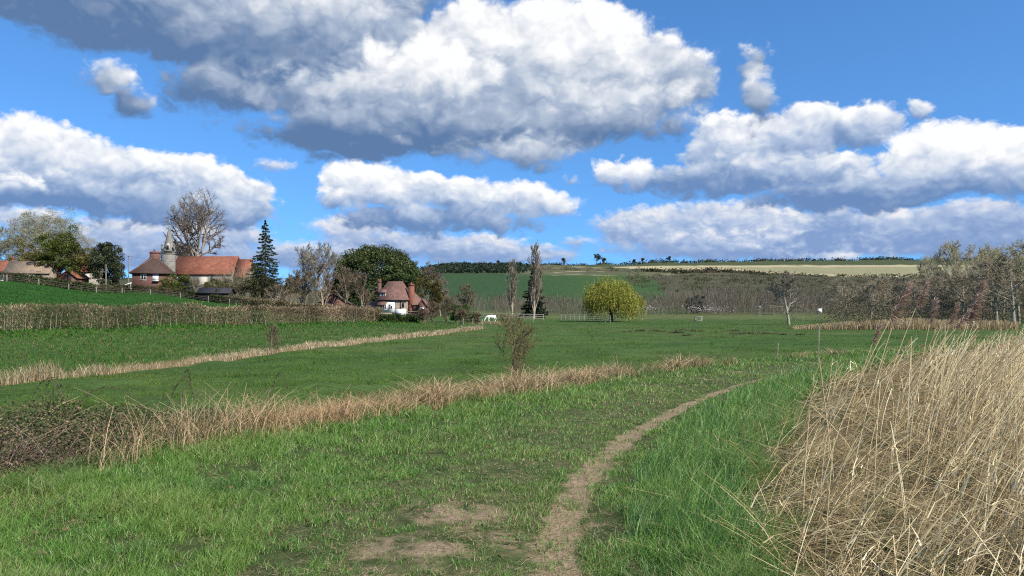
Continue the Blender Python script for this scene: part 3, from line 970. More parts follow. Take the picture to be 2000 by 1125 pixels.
def plumed_reed(bpx, bY, tpx, tpy, label, plume=.30, thick=.0052):
    """one tall reed: stem and drooping plume"""
    bx = wx(bpx, bY)
    bz = float(height(bx, bY))
    tY = bY + .25
    top = np.array([wx(tpx, tY), tY, wz(tpy, tY)])
    root = empty("plumed_reed", (bx, bY, bz), label, "reed", "tall reeds standing above the bed")
    d = top - np.array([bx, bY, bz - .03])
    ts = np.linspace(0, 1, 9)
    pts = np.stack([d[0] * ts ** 1.35, d[1] * ts, d[2] * ts], 1) + np.array([0, 0, -.03])
    rad = np.interp(ts, [0, 1], [thick * 1.25, thick * .6])
    V, Fq = tubes(pts[:-1], pts[1:], rad[:-1], rad[1:], 5)
    mesh_obj("stem", V, Fq, DRY, root, cols=np.ones((len(V), 3)) * np.array([.58, .45, .25]))
    if plume:
        n = int(900 * plume / .3)
        t = U(0, 1, n) ** .8
        tip = pts[-1] - pts[-2]
        tip = tip / np.linalg.norm(tip)
        B = pts[-1] + (t[:, None] - .55) * tip * plume + rs.normal(size=(n, 3)) * .006
        LL = plume * .56 * (1.0 - .6 * t) * U(.35, 1.15, n) + .015
        ln = np.stack([LL * U(.15, .75, n), LL * rs.normal(0, .2, n)], 1)
        V, Fq = blades(B, LL * (U(-.55, .35, n) + .55 * t), U(.0035, .009, n), ln, 3, .6, 1.6)
        mesh_obj("plume", V, Fq, DRY, root, cols=rep(pick([(0.27, 0.165, 0.115), (0.38, 0.25, 0.18), (0.60, 0.46, 0.34)], n, .15), 8))
    return root


def tall_reeds():
    for a in [(1600, 6.7, 1758, 588, "tall leaning reed whose big brown plume stands left of the other plumes", .36),
              (1690, 7.6, 1800, 574, "tall reed with a dark brown plume topping the reed bed", .27),
              (1775, 8.6, 1822, 606, "reed with a small pale plume just under the topmost brown plume", .26),
              (1800, 6.9, 1905, 588, "tall reed with a wispy red-brown plume in front of the bare wood", .38),
              (1650, 9.4, 1712, 650, "short reed with a pale buff plume drooping over the meadow", .24),
              (1800, 10.5, 1862, 612, "reed with a ragged brown plume among the leaning stems", .30),
              (1740, 9.8, 1880, 624, "strongly leaning reed with a dark frayed plume", .28),
              (1630, 7.3, 1600, 700, "thin bare reed stem leaning left over the fallen reeds", 0),
              (1655, 6.2, 1742, 640, "bare pale reed stem leaning right, in front of the plumes", 0),
              (1570, 6.0, 1582, 800, "short bare reed stem rising from the thatch edge", 0)]:
        plumed_reed(*a)


def bramble():
    """dark bramble mound at the left end of the ditch"""
    root = empty("bramble_thicket", (-5.3, 8.3, 0), "dark bramble thicket with tangled brown canes by the ditch", "bramble")
    o = np.array([-5.3, 8.3, 0])
    n = 46000
    s = U(0, 1, n)
    # mound runs along the ditch from y=4.5 to y=11
    q = np.array([(-6.1, 4.2), (-5.9, 6.5), (-5.65, 8.2), (-5.2, 9.6), (-4.5, 11.0), (-3.8, 12.2)])
    tt = s * (len(q) - 1)
    k = np.minimum(tt.astype(int), len(q) - 2)
    p = q[k] + (q[k + 1] - q[k]) * (tt - k)[:, None]
    p = p + rs.normal(size=(n, 2)) * .48
    hmax = np.interp(s, [0, .3, .55, .8, 1], [.85, .9, .78, .55, .3])
    off = np.linalg.norm(p - (q[k] + (q[k + 1] - q[k]) * (tt - k)[:, None]), axis=1)
    hm = hmax * np.exp(-(off / .95) ** 2) * (1 + .25 * vnoise(p[:, 0] / .6, p[:, 1] / .6, 91, 3))
    z = height(p[:, 0], p[:, 1]) + hm * (1 - U(0, 1, n) ** 2 * .6)
    P = np.stack([p[:, 0], p[:, 1], z], 1) - o
    V, Fq = leaves(P, U(.010, .024, n), .62)
    mesh_obj("foliage", V, Fq, LEAF, root, cols=rep(pick([(0.045, 0.062, 0.024), (0.065, 0.078, 0.032), (0.10, 0.08, 0.045), (0.04, 0.048, 0.024), (0.17, 0.125, 0.075)], n, .2), 4))
    n = 2600
    j = rs.integers(0, len(P), n)
    B = P[j] - np.array([0, 0, .15])
    LL = U(.25, .9, n)
    ang = U(0, 6.28, n)
    V, Fq = blades(B, LL * U(-.1, .6, n), U(.005, .011, n), np.stack([np.cos(ang) * LL * .7, np.sin(ang) * LL * .7], 1), 4, .4, 1.5)
    mesh_obj("cane", V, Fq, TWIG, root, cols=rep(pick([(0.11, 0.07, 0.055), (0.17, 0.115, 0.08), (0.08, 0.05, 0.042), (0.26, 0.19, 0.115)], n, .15), 10))
    # long arching shoots with a few leaves
    n = 900
    B = np.stack([U(-5.7, -4.5, n), U(6.4, 8.2, n), 0 * U(0, 1, n)], 1)
    B[:, 0] += (B[:, 1] - 7.4) * .25 - .25
    B[:, 2] = height(B[:, 0], B[:, 1]) + np.abs(rs.normal(0, .16, n))
    LL = U(.25, .8, n)
    ang = U(0, 6.28, n)
    V, Fq = blades(B - o, LL * rs.normal(.15, .3, n), U(.006, .012, n), np.stack([np.cos(ang) * LL * .8, np.sin(ang) * LL * .8], 1), 4, .4, 1.3)
    mesh_obj("dead_cane", V, Fq, TWIG, root, cols=rep(pick([(0.07, 0.045, 0.042), (0.11, 0.072, 0.062), (0.16, 0.11, 0.09)], n, .15), 10))
    for (x, y, h, dx) in [(-6.2, 9.8, 1.05, 1.5), (-5.6, 9.9, .95, -.6), (-5.0, 10.8, .9, .5), (-5.9, 10.6, 1.1, -.9), (-3.9, 12.0, .85, .35), (-4.6, 10.6, .9, .1)]:
        z0 = float(height(x, y))
        t = np.linspace(0, 1, 9)
        pp = np.stack([x + dx * t, y + .2 * t, z0 + (h + .25) * np.sin(t * 2.4)], 1) - o
        rr_ = np.interp(t, [0, 1], [.008, .003])
        u = U(.2, 1, 26)
        lp = np.stack([np.interp(u, t, pp[:, i]) for i in range(3)], 1) + rs.normal(size=(26, 3)) * .012
        V1, F1 = tubes(pp[:-1], pp[1:], rr_[:-1], rr_[1:], 4)
        V2, F2 = leaves(lp, U(.015, .03, 26), .6)
        V, Fs = join([(V1, F1), (V2, F2)])
        c = np.ones((len(V), 3)) * np.array([.11, .08, .055])
        c[len(V1):] = [.055, .065, .03]
        mesh_obj("shoot", V, Fs, LEAF, root, cols=c)


lawn()
meadow()
straw_strips()
reeds()
tall_reeds()
bramble()

# ------------------------------------------------------------------ trees
def grow(L, r, spec, env=None, lean=(0, 0), seed_dir=None, S0=8, wig0=.05):
    """branch skeleton grown level by level; spec rows: children, t0, angle, spread, length, radius, segments, wiggle, upward pull"""
    def march(p, d, ln, S, wig, up):
        pts = [p]
        for i in range(S):
            d = nrm(d + wig * rs.normal(size=d.shape) + np.array([0, 0, up]))
            p = p + d * (ln / S)[:, None]
            pts.append(p)
        return np.stack(pts, 1)
    d0 = nrm(np.array([[lean[0], lean[1], 1.0]]))
    pts = march(np.zeros((1, 3)), d0, np.array([L]), S0, wig0, .02)
    rad = np.array([r])[:, None] * np.linspace(1, .18, S0 + 1)[None]
    levels = [(pts, rad)]
    ln = np.array([L])
    for (K, t0, ang, sp, lr, rr, S, wig, up) in spec:
        N, S1 = pts.shape[0], pts.shape[1] - 1
        t = (t0 + (1 - t0) * (np.arange(K)[None] + U(0, 1, (N, K))) / K) * S1
        t = np.clip(t, 0, S1 - 1e-3)
        k = t.astype(int)
        f = (t - k)[..., None]
        i = np.arange(N)[:, None]
        p = pts[i, k] * (1 - f) + pts[i, k + 1] * f
        d = nrm(pts[i, k + 1] - pts[i, k])
        rd = rad[i, k] * (1 - f[..., 0]) + rad[i, k + 1] * f[..., 0]
        frac = t / S1
        q = rs.normal(size=d.shape)
        perp = nrm(q - (q * d).sum(-1, keepdims=True) * d)
        a = R(1) * (ang + sp * rs.normal(size=t.shape))
        nd = d * np.cos(a)[..., None] + perp * np.sin(a)[..., None]
        nl = ln[:, None] * lr * (1.12 - .62 * (frac - t0) / (1 - t0 + 1e-6)) * U(.65, 1.25, t.shape)
        p, nd, nl, rd = p.reshape(-1, 3), nd.reshape(-1, 3), nl.ravel(), rd.ravel()
        if env is not None:
            tip = p + nd * nl[:, None] * .9
            e = env(tip)
            nl = nl * np.clip(1.6 - .6 * e, .25, 1) ** 1.0
            ok = (env(p) < 1.02) & (nl > .02)
            p, nd, nl, rd = p[ok], nd[ok], nl[ok], rd[ok]
        pts = march(p, nd, nl, S, wig, up)
        r0 = np.minimum(rd * .85, rd * rr * 1.6) if rr > .5 else rd * rr
        rad = r0[:, None] * np.linspace(1, .35, S + 1)[None]
        ln = nl
        levels.append((pts, rad))
    return levels


def lv_mesh(levels, sides, rmin, skip=0):
    parts = []
    for i, (p, r) in enumerate(levels):
        r = np.maximum(r, rmin)
        n = sides[min(i + skip, len(sides) - 1)]
        parts.append(tubes(p[:, :-1].reshape(-1, 3), p[:, 1:].reshape(-1, 3), r[:, :-1].ravel(), r[:, 1:].ravel(), n))
    return join(parts)


def ell(cx, cy, cz, rx, ry, rz, egg=0.0):
    def f(p):
        z = (p[..., 2] - cz) / rz
        k = 1 + egg * z
        return np.sqrt(((p[..., 0] - cx) / (rx * k)) ** 2 + ((p[..., 1] - cy) / (ry * k)) ** 2 + z ** 2)
    return f


TALLSEED = 9
TREE_GROUP = "trees around the village and the meadow"


def reseed(k):
    global rs
    rs = np.random.default_rng(abs(k) + 1)


def ground_at(px, Y):
    x = wx(px, Y)
    return x, Y, float(height(x, Y))


def bare_tree(name, label, px, Y, H, rx, spec, bark, twig, r=.35, cz=.6, rzf=.42, rmin=.022, lean=(0, 0), leaf=None, group=TREE_GROUP, trunkL=.82, base_dz=-.15, cat="tree", wig0=.05, seed=0):
    reseed(int(px * 7 + Y + seed))
    x, y, z = ground_at(px, Y)
    root = empty(name, (x, y, z + base_dz), label, cat, group)
    lv = grow(H * trunkL, r, spec, ell(0, 0, H * cz, rx, rx, H * rzf), lean, wig0=wig0)
    V, Fq = lv_mesh(lv[:2], [8, 6], rmin * 1.5)
    mesh_obj("trunk", V, Fq, TWIG, root, cols=np.ones((len(V), 3)) * np.array(bark) * (1 + .15 * vnoise(V[:, 0] * 3, V[:, 2] * 3, 5, 2))[:, None])
    parts, cols = [], []
    V, Fq = lv_mesh(lv[2:], [5, 3, 3], rmin, 0)
    parts.append((V, Fq[0]))
    cols.append(np.ones((len(V), 3)) * np.array(twig) * (1 + .12 * rs.normal(size=(len(V), 1))))
    if leaf:
        n, size, pal = leaf
        q = lv[-1][0].reshape(-1, 3)
        p = q[rs.integers(0, len(q), n)] + rs.normal(size=(n, 3)) * .12
        V, Fq = leaves(p, size * U(.6, 1.4, n), .6)
        parts.append((V, Fq))
        cols.append(rep(pick(pal, n, .15), 4))
    V, Fs = join(parts)
    mesh_obj("crown", V, Fs, LEAF, root, cols=np.concatenate(cols))
    return root


#            children t0  ang spr len  rad seg wig  up
OAKY = [(15, .30, 48, 13, .60, .50, 6, .13, .035), (9, .25, 42, 14, .48, .5, 4, .18, .02), (8, .2, 42, 16, .45, .5, 3, .2, .02), (6, .15, 40, 18, .48, .5, 2, .22, .01)]
FANNY = [(14, .12, 30, 8, .72, .5, 6, .07, .06), (9, .2, 28, 10, .45, .5, 4, .1, .05), (7, .2, 30, 12, .45, .5, 3, .14, .04), (6, .15, 32, 14, .5, .5, 2, .16, .03)]
POPLAR = [(46, .05, 22, 6, .30, .5, 5, .05, .12), (8, .15, 20, 7, .45, .5, 3, .08, .12), (6, .15, 20, 8, .5, .5, 2, .1, .08)]
CROWNY = [(17, .14, 40, 9, .74, .5, 7, .09, .05), (9, .22, 40, 14, .42, .62, 4, .17, .03), (7, .2, 42, 16, .46, .6, 3, .2, .02), (5, .15, 40, 18, .5, .5, 2, .22, .01)]
FANTALL = [(20, .20, 40, 15, 1.2, .55, 8, .08, .06), (9, .25, 38, 12, .44, .62, 5, .13, .03), (6, .25, 38, 15, .55, .58, 4, .16, .02), (5, .2, 36, 18, .62, .5, 3, .18, .01)]
DOME = [(28, .15, 44, 20, 1.5, .5, 6, .08, .05), (10, .2, 36, 12, .5, .5, 4, .12, .05), (9, .15, 36, 14, .5, .5, 3, .16, .03), (5, .15, 36, 16, .5, .5, 2, .18, .02)]
SHRUB = [(16, .02, 32, 14, .9, .7, 5, .1, .03), (9, .2, 34, 14, .5, .5, 3, .16, .03), (7, .15, 36, 16, .45, .5, 2, .2, .02)]
SPREAD = [(16, .24, 58, 12, .62, .5, 6, .1, .05), (9, .2, 45, 14, .5, .5, 4, .16, .03), (8, .15, 42, 16, .46, .5, 3, .2, .02), (5, .15, 40, 18, .5, .5, 2, .22, .01)]


def clump_points(n, nclump, env_r, centre, clump_r, low=-1.0, shell=.55, lump=.18, box=1.0):
    """leaf positions in lumps spread through an ellipsoid; lumps sit near its surface"""
    c = nrm(rs.normal(size=(nclump * 3, 3)))
    c = c[c[:, 2] > low][:nclump]
    rr = shell + (1 - shell) * U(0, 1, len(c)) ** .6
    rr *= 1 + lump * rs.normal(size=len(c)) * .6
    if box != 1.0:
        c = np.sign(c) * np.abs(c) ** box
        c /= np.maximum(np.linalg.norm(c, axis=1, keepdims=True) ** .6, .8)
    C = c * rr[:, None] * np.asarray(env_r)[None] + np.asarray(centre)[None]
    k = rs.integers(0, len(C), n)
    d = nrm(rs.normal(size=(n, 3)) + np.array([0, 0, .25]))
    cr = clump_r * U(.6, 1.3, len(C))
    P = C[k] + d * (cr[k] * (1 - .55 * U(0, 1, n) ** 2))[:, None] * np.array([1, 1, .75])
    return P, k, len(C)


def leafy_tree(name, label, px, Y, H, env_r, cz, pal, n=16000, nclump=130, clump_r=1.2, size=.2, low=-.7, bark=(.10, .08, .06), mat=None, group=TREE_GROUP, trunk_r=.35, shell=.55, twigs=0, ratio=.55, cat="tree", lump=.18, var=.2, box=1.0):
    x, y, z = ground_at(px, Y)
    root = empty(name, (x, y, z - .1), label, cat, group)
    lv = grow(cz * 1.05, trunk_r, [(9, .35, 48, 12, .75, .5, 5, .12, .04), (6, .3, 40, 14, .5, .5, 3, .16, .03)], ell(0, 0, cz, env_r[0] * .95, env_r[1] * .95, env_r[2] * .95))
    V, Fq = lv_mesh(lv, [8, 5, 3], .03)
    mesh_obj("trunk", V, Fq, TWIG, root, cols=np.ones((len(V), 3)) * np.array(bark))
    P, k, nc = clump_points(n, nclump, env_r, (0, 0, cz), clump_r, low, shell, lump, box)
    tone = 1 + var * rs.normal(size=nc)
    ok = P[:, 2] > .15
    P, k = P[ok], k[ok]
    V, Fq = leaves(P, size * U(.6, 1.4, len(P)), ratio)
    c = pick(pal, len(P), .15) * np.clip(tone[k], .5, 1.6)[:, None]
    mesh_obj("crown", V, Fq, mat or EVER, root, cols=rep(c, 4))
    return root


def fir_tree(name, label, px, Y, H, r, pal, whorls=30, gap=.15, skirt=.06, per=9, group=TREE_GROUP, droop=.35, size=.22, n_leaf=26, base_dz=-.1):
    x, y, z = ground_at(px, Y)
    root = empty(name, (x, y, z + base_dz), label, "tree", group)
    V, Fq = tubes([[0, 0, 0]], [[0, 0, H * .985]], [H * .016], [.03], 8)
    mesh_obj("trunk", V, Fq, TWIG, root, cols=np.ones((len(V), 3)) * np.array([.07, .055, .045]))
    P, D, parts, cols = [], [], [], []
    t0, t1, r0, r1 = [], [], [], []
    for i in range(whorls):
        f = i / (whorls - 1)
        zz = H * (skirt + (1 - skirt) * f ** .95)
        rr = r * (1 - f) ** .85 * U(.8, 1.15) + .12
        m = max(4, int(per * (1 - .4 * f)))
        for a in np.arange(m) * 2 * math.pi / m + U(0, 6):
            if U(0, 1) < gap:
                continue
            L = rr * U(.5, 1.18)
            zj = U(-.22, .22)
            s = np.sqrt(U(.04, 1, n_leaf))
            dirv = np.array([math.cos(a), math.sin(a)])
            dz = -droop * L * s + droop * .55 * L * s ** 3
            w = (1 - s) * .28 * L * rs.normal(size=n_leaf)
            p = np.stack([dirv[0] * L * s - dirv[1] * w, dirv[1] * L * s + dirv[0] * w, zz + zj + dz + rs.normal(size=n_leaf) * .09 - .06 * np.abs(w)], 1)
            P.append(p)
            D.append(np.tile([dirv[0], dirv[1], -droop * .6], (n_leaf, 1)) + .45 * rs.normal(size=(n_leaf, 3)))
            t0.append([0, 0, zz]); t1.append([dirv[0] * L * .9, dirv[1] * L * .9, zz - droop * .55 * L]); r0.append(.035); r1.append(.012)
    P, D = np.concatenate(P), np.concatenate(D)
    V, Fq = leaves(P, size * U(.6, 1.3, len(P)) * (.6 + .5 * (1 - P[:, 2] / H)), .38, dirs=D)
    parts.append((V, Fq)); cols.append(rep(pick(pal, len(P), .18), 4))
    V, Fq = tubes(t0, t1, r0, r1, 3)
    parts.append((V, Fq)); cols.append(np.ones((len(V), 3)) * np.array([.07, .055, .045]))
    V, Fs = join(parts)
    mesh_obj("crown", V, Fs, EVER, root, cols=np.concatenate(cols))
    return root


def willow(px, Y, H, rx):
    x, y, z = ground_at(px, Y)
    root = empty("willow_tree", (x, y, z - .1), "yellow-green weeping willow at the end of the paddock fence", "tree", TREE_GROUP)
    lv = grow(H * .62, .45, [(12, .25, 50, 12, .78, .6, 6, .1, .03), (7, .3, 40, 14, .5, .5, 4, .15, .0)], ell(0, 0, H * .55, rx * .9, rx * .9, H * .42))
    V, Fq = lv_mesh(lv, [9, 6, 3], .03)
    mesh_obj("trunk", V, Fq, TWIG, root, cols=np.ones((len(V), 3)) * np.array([.05, .042, .032]))
    # strands hang from limb tips and from the dome
    n = 1300
    d = nrm(rs.normal(size=(n, 3)))
    d[:, 2] = np.abs(d[:, 2])
    rr = U(.55, 1.0, n) ** .7
    lump = 1 + .16 * vnoise(np.arctan2(d[:, 1], d[:, 0]) * 1.6, d[:, 2] * 3, 9, 2)
    top = np.stack([d[:, 0] * rx * rr * lump, d[:, 1] * rx * rr * lump, H * .48 + d[:, 2] * H * .48 * rr * lump], 1)
    rad = np.hypot(top[:, 0], top[:, 1]) / rx
    floor = np.where(top[:, 0] < .08 * rx, H * .06, -H * .04) + H * .22 * np.abs(rs.normal(size=n)) * (1 - .5 * rad)
    K = 26
    t = U(0, 1, (n, K))
    Ln = np.maximum(top[:, 2] - floor, .8) * U(.45, 1, n)
    out = nrm(np.stack([top[:, 0], top[:, 1], 0 * rad], 1)) * (.10 * Ln)[:, None]
    P = top[:, None] + out[:, None] * np.sqrt(t)[..., None] - np.array([0, 0, 1.0]) * (Ln[:, None] * t)[..., None] + rs.normal(size=(n, K, 3)) * .09
    tone = 1 + .22 * rs.normal(size=(n, 1))
    cols = pick([(0.235, 0.225, 0.045), (0.18, 0.18, 0.036), (0.275, 0.255, 0.065), (0.12, 0.135, 0.028)], n * K, .15) * np.repeat(np.clip(tone, .55, 1.5), K, 0)
    P = P.reshape(-1, 3)
    V, Fq = leaves(P, .17 * U(.6, 1.4, len(P)), .3, dirs=np.tile([0.1, 0, -1.0], (len(P), 1)))
    mesh_obj("crown", V, Fq, LEAF, root, cols=rep(cols, 4))


def hedge(name, label, pts, h, w, n, pal, green=.12, stems=160, cat="hedge", size=(.10, .32), wid=(.02, .05), topbright=True):
    """clipped hedge: a thicket of twigs over a polyline of x, y points"""
    pts = np.asarray(pts, float)
    o = np.array([pts[0, 0], pts[0, 1], float(height(pts[0, 0], pts[0, 1]))])
    root = empty(name, o, label, cat, "hedges")
    seg = np.diff(pts, axis=0)
    L = np.linalg.norm(seg, axis=1)

    def place(m, depth):
        wgt = L / np.maximum((pts[1:, 1] + pts[:-1, 1]) / 2, 20) ** 1.2
        k = rs.choice(len(L), m, p=wgt / wgt.sum())
        q = pts[k] + seg[k] * U(0, 1, m)[:, None]
        nn = np.stack([seg[k, 1], -seg[k, 0]], 1) / L[k][:, None]
        return q + nn * (depth * w * .5)[:, None]
    dep = np.clip(rs.normal(0, .62, n), -1.1, 1.1)
    q = place(n, dep)
    hh = h * (1 + .11 * vnoise(q[:, 0] / 2.2, q[:, 1] / 2.2, 77, 4) + .10 * (U(0, 1, n) < .03))
    u = U(0, 1, n) ** .8
    P = np.stack([q[:, 0], q[:, 1], height(q[:, 0], q[:, 1]) + u * hh], 1) - o
    LL = U(size[0], size[1], n)
    d = nrm(rs.normal(size=(n, 3)) + np.array([0, 0, .4]))
    D = np.maximum(1, q[:, 1] / 65)
    V, Fq = blades(P, LL * d[:, 2], U(wid[0], wid[1], n) * D, d[:, :2] * LL[:, None], 1, .5, 1)
    c = pick(pal, n, .2)
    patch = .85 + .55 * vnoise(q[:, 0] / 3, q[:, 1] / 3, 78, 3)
    c = c * (patch * np.where(u > .9, 1.35, 1.0))[:, None]  # topmost twigs coloured lighter, painting in a sunlit top edge
    parts, cols = [(V, Fq)], [rep(c, 4)]
    m = int(n * green)
    if m:
        k = rs.integers(0, n, m)
        gk = vnoise(P[k, 0] / 4, P[k, 1] / 4, 79, 2) > -.1
        k = k[gk]
        V, Fq = leaves(P[k] + rs.normal(size=(len(k), 3)) * .1, U(.05, .12, len(k)) * D[k], .6)
        parts.append((V, Fq))
        cols.append(rep(pick([(0.035, 0.055, 0.018), (0.06, 0.075, 0.025), (0.03, 0.045, 0.02)], len(k), .2), 4))
    V, Fs = join(parts)
    mesh_obj("foliage", V, Fs, LEAF, root, cols=np.concatenate(cols))
    if stems:
        q = place(stems, U(-.7, .7, stems))
        z = height(q[:, 0], q[:, 1])
        B = np.stack([q[:, 0], q[:, 1], z], 1) - o
        T = B + np.stack([U(-.35, .35, stems), U(-.3, .3, stems), h * U(.5, .95, stems)], 1)
        V, Fq = tubes(B, T, U(.03, .07, stems), U(.015, .03, stems), 4)
        mesh_obj("stem", V, Fq, TWIG, root, cols=np.ones((len(V), 3)) * np.array([.16, .13, .095]))["kind"] = "stuff"
    return root


HEDGE_PAL = [(0.26, 0.185, 0.115), (0.19, 0.135, 0.085), (0.13, 0.092, 0.06), (0.33, 0.245, 0.155), (0.095, 0.075, 0.045)]


def plant_trees():
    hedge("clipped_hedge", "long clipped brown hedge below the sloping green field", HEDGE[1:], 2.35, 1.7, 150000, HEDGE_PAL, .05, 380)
    fl = [(wx(px, Y), Y) for px, Y in [(-420, 118), (-200, 130), (0, 143), (250, 168), (400, 169), (480, 165)]]
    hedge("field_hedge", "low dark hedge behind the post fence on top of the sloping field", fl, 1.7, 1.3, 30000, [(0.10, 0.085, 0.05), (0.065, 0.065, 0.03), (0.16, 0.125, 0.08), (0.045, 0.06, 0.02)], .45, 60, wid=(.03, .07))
    fl = [(wx(px, Y), Y) for px, Y in [(470, 152), (560, 148), (640, 146), (745, 143)]]
    hedge("garden_hedge", "low brown hedge running from the fence corner to the cottage", fl, 2.1, 1.5, 14000, HEDGE_PAL, .12, 60, wid=(.03, .06))
    fl = [(wx(px, Y), Y) for px, Y in [(735, 126), (775, 128), (815, 131)]]
    hedge("laurel_hedge", "short dark green hedge in front of the cottage garden", fl, 1.1, 1.6, 6000, [(0.06, 0.06, 0.03), (0.035, 0.06, 0.018)], 1.2, 20)

    # ---- village, left to right
    pale = (0.235, 0.225, 0.175)
    bare_tree("bare_tree", "pale bare tree cut by the left edge behind the barn", -8, 215, 15, 8, FANNY, (.16, .14, .11), pale, cz=.6, rzf=.45, rmin=.026)
    leafy_tree("ash_tree", "broad pale domed tree coming into bud, tallest on the left", 90, 205, 19, (11.3, 9.0, 10.2), 8.9, [(0.235, 0.225, 0.135), (0.19, 0.185, 0.10), (0.28, 0.265, 0.185), (0.14, 0.125, 0.085)], 60000, 300, 1.7, .27, -.5, bark=(.17, .155, .12), mat=LEAF, trunk_r=.6, shell=.45, ratio=.13, lump=.08, var=.15, box=.92)
    leafy_tree("ivy_tree", "dark olive ivy-clad tree in front of the broad pale tree", 116, 184, 13.5, (4.6, 4.6, 5.4), 7.2, [(0.052, 0.068, 0.016), (0.075, 0.08, 0.02), (0.035, 0.05, 0.014)], 17000, 110, 1.1, .17, -.8, mat=LEAF, lump=.4, var=.3)
    leafy_tree("olive_tree", "rusty olive bush-like tree beside the ivy-clad tree", 62, 188, 9, (3.9, 3.4, 3.6), 5.6, [(0.10, 0.085, 0.025), (0.075, 0.07, 0.022), (0.13, 0.10, 0.035)], 8000, 70, .9, .15, -.6, mat=LEAF, lump=.4)
    leafy_tree("olive_tree", "brownish olive tree hiding the red-tiled roof", 160, 186, 9.5, (3.8, 3.2, 3.9), 5.4, [(0.095, 0.085, 0.03), (0.07, 0.07, 0.025), (0.12, 0.10, 0.04)], 8000, 70, .9, .15, -.6, mat=LEAF, lump=.4)
    cedar = leafy_tree("cedar_tree", "dark ragged conifer left of the hip-roofed house", 208, 180, 11.4, (3.6, 3.4, 5.4), 5.6, [(0.026, 0.038, 0.017), (0.034, 0.05, 0.021), (0.055, 0.05, 0.026)], 17000, 90, 1.15, .16, -.9, lump=.28, var=.3)
    leafy_tree("cedar_tree", "small pointed dark conifer top beside the cedar", 205, 182, 12, (1.7, 1.7, 2.6), 9.0, [(0.022, 0.034, 0.014), (0.05, 0.045, 0.025)], 3000, 22, .8, .15, -.9, lump=.5)
    bare_tree("tall_bare_tree", "tall bare tree standing over the church roof", 383, 242, 33.5, 8.8, FANTALL, (.19, .16, .13), (.165, .135, .108), r=.75, cz=.58, rzf=.42, rmin=.025, trunkL=.66, wig0=.02, base_dz=-.6, seed=TALLSEED)
    bare_tree("bare_tree", "small bare tree right beside the spire", 350, 236, 16, 5.0, OAKY, (.13, .11, .09), (.12, .10, .08), cz=.6, rzf=.4, rmin=.028)
    bare_tree("bare_tree", "thin bare tree left of the spire above the house chimney", 312, 238, 13.5, 4.2, OAKY, (.12, .10, .085), (.12, .10, .08), cz=.6, rzf=.4, rmin=.026, r=.25)
    bare_tree("bare_tree", "low bare tree behind the right end of the church roof", 440, 246, 10.5, 5.0, OAKY, (.13, .11, .09), (.15, .12, .095), cz=.6, rzf=.42, rmin=.026, r=.25)
    leafy_tree("shrub", "yellow-green shrub against the hip-roofed house", 347, 180, 4.6, (4.2, 2.4, 2.2), 2.4, [(0.075, 0.09, 0.022), (0.10, 0.105, 0.03), (0.055, 0.07, 0.018)], 6500, 50, .7, .12, -.5, mat=LEAF, trunk_r=.12, cat="shrub")
    bare_tree("shrub", "bare pale-stemmed shrub right of the yellow-green shrub", 378, 176, 4.6, 2.8, SHRUB, (.30, .25, .19), (.20, .17, .12), r=.10, cz=.5, rzf=.55, rmin=.02, trunkL=.7, cat="shrub")
    leafy_tree("shrub", "brown-green hedge-like shrub before the church wall", 418, 184, 4.0, (4.0, 2.2, 1.9), 2.1, [(0.085, 0.08, 0.035), (0.06, 0.07, 0.025), (0.12, 0.10, 0.05)], 5200, 50, .7, .12, -.5, mat=LEAF, trunk_r=.12, cat="shrub")
    leafy_tree("shrub", "brownish bush at the foot of the fir, left side", 455, 176, 5.2, (3.6, 2.4, 2.5), 2.7, [(0.10, 0.085, 0.045), (0.07, 0.07, 0.03), (0.14, 0.115, 0.065)], 5000, 50, .8, .12, -.6, mat=LEAF, trunk_r=.12, cat="shrub")
    fir_tree("fir_tree", "tall dark fir with see-through tiers beside the church", 518, 180, 19.2, 4.9, [(0.026, 0.042, 0.02), (0.034, 0.05, 0.026), (0.045, 0.058, 0.033)], 27, .26, .18, 10, n_leaf=44, size=.33, droop=.45)
    leafy_tree("yew_tree", "dark ivy-like bush wrapped around the foot of the fir", 512, 176, 8.6, (3.4, 2.8, 4.2), 4.3, [(0.045, 0.048, 0.02), (0.07, 0.062, 0.03), (0.03, 0.04, 0.016)], 9000, 70, .9, .14, -.9, mat=LEAF, lump=.4)
    bare_tree("orchard_tree", "low bare tree with a forked pale trunk under the fir", 540, 160, 6.0, 3.6, SPREAD, (.26, .22, .17), (.17, .135, .095), r=.16, cz=.55, rzf=.5, rmin=.02)
    leafy_tree("shrub", "small mustard-tinted bush right of the fir", 567, 182, 6.6, (2.0, 1.8, 2.6), 4.0, [(0.12, 0.10, 0.02), (0.08, 0.075, 0.022), (0.10, 0.075, 0.03)], 3500, 40, .7, .12, -.7, mat=LEAF, trunk_r=.12, cat="shrub")
    for px, Y, H, rx, lab in [(592, 196, 15.5, 4.4, "pale bare tree, left one of the pair beside the domed evergreen"), (628, 192, 15.6, 4.8, "pale bare tree, right one of the pair beside the domed evergreen")]:
        bare_tree("bare_tree", lab, px, Y, H, rx, FANNY, (.19, .17, .13), (.25, .225, .175), r=.3, cz=.58, rzf=.46, rmin=.026)
    for px, Y, H, rx, lab in [(588, 168, 9.0, 4.0, "brown bare bushy tree in front of the pale pair"), (632, 166, 10.4, 4.2, "brown bare bushy tree before the brown shed roof"),
                              (678, 170, 10.0, 3.8, "brown bare tree under the left of the evergreen dome"), (708, 166, 9.2, 3.0, "brown bare tree close to the cottage lean-to")]:
        bare_tree("bare_tree", lab, px, Y - 17, H * .92, rx, FANNY, (.17, .14, .10), (.175, .135, .092), r=.2, cz=.54, rzf=.5, rmin=.024)
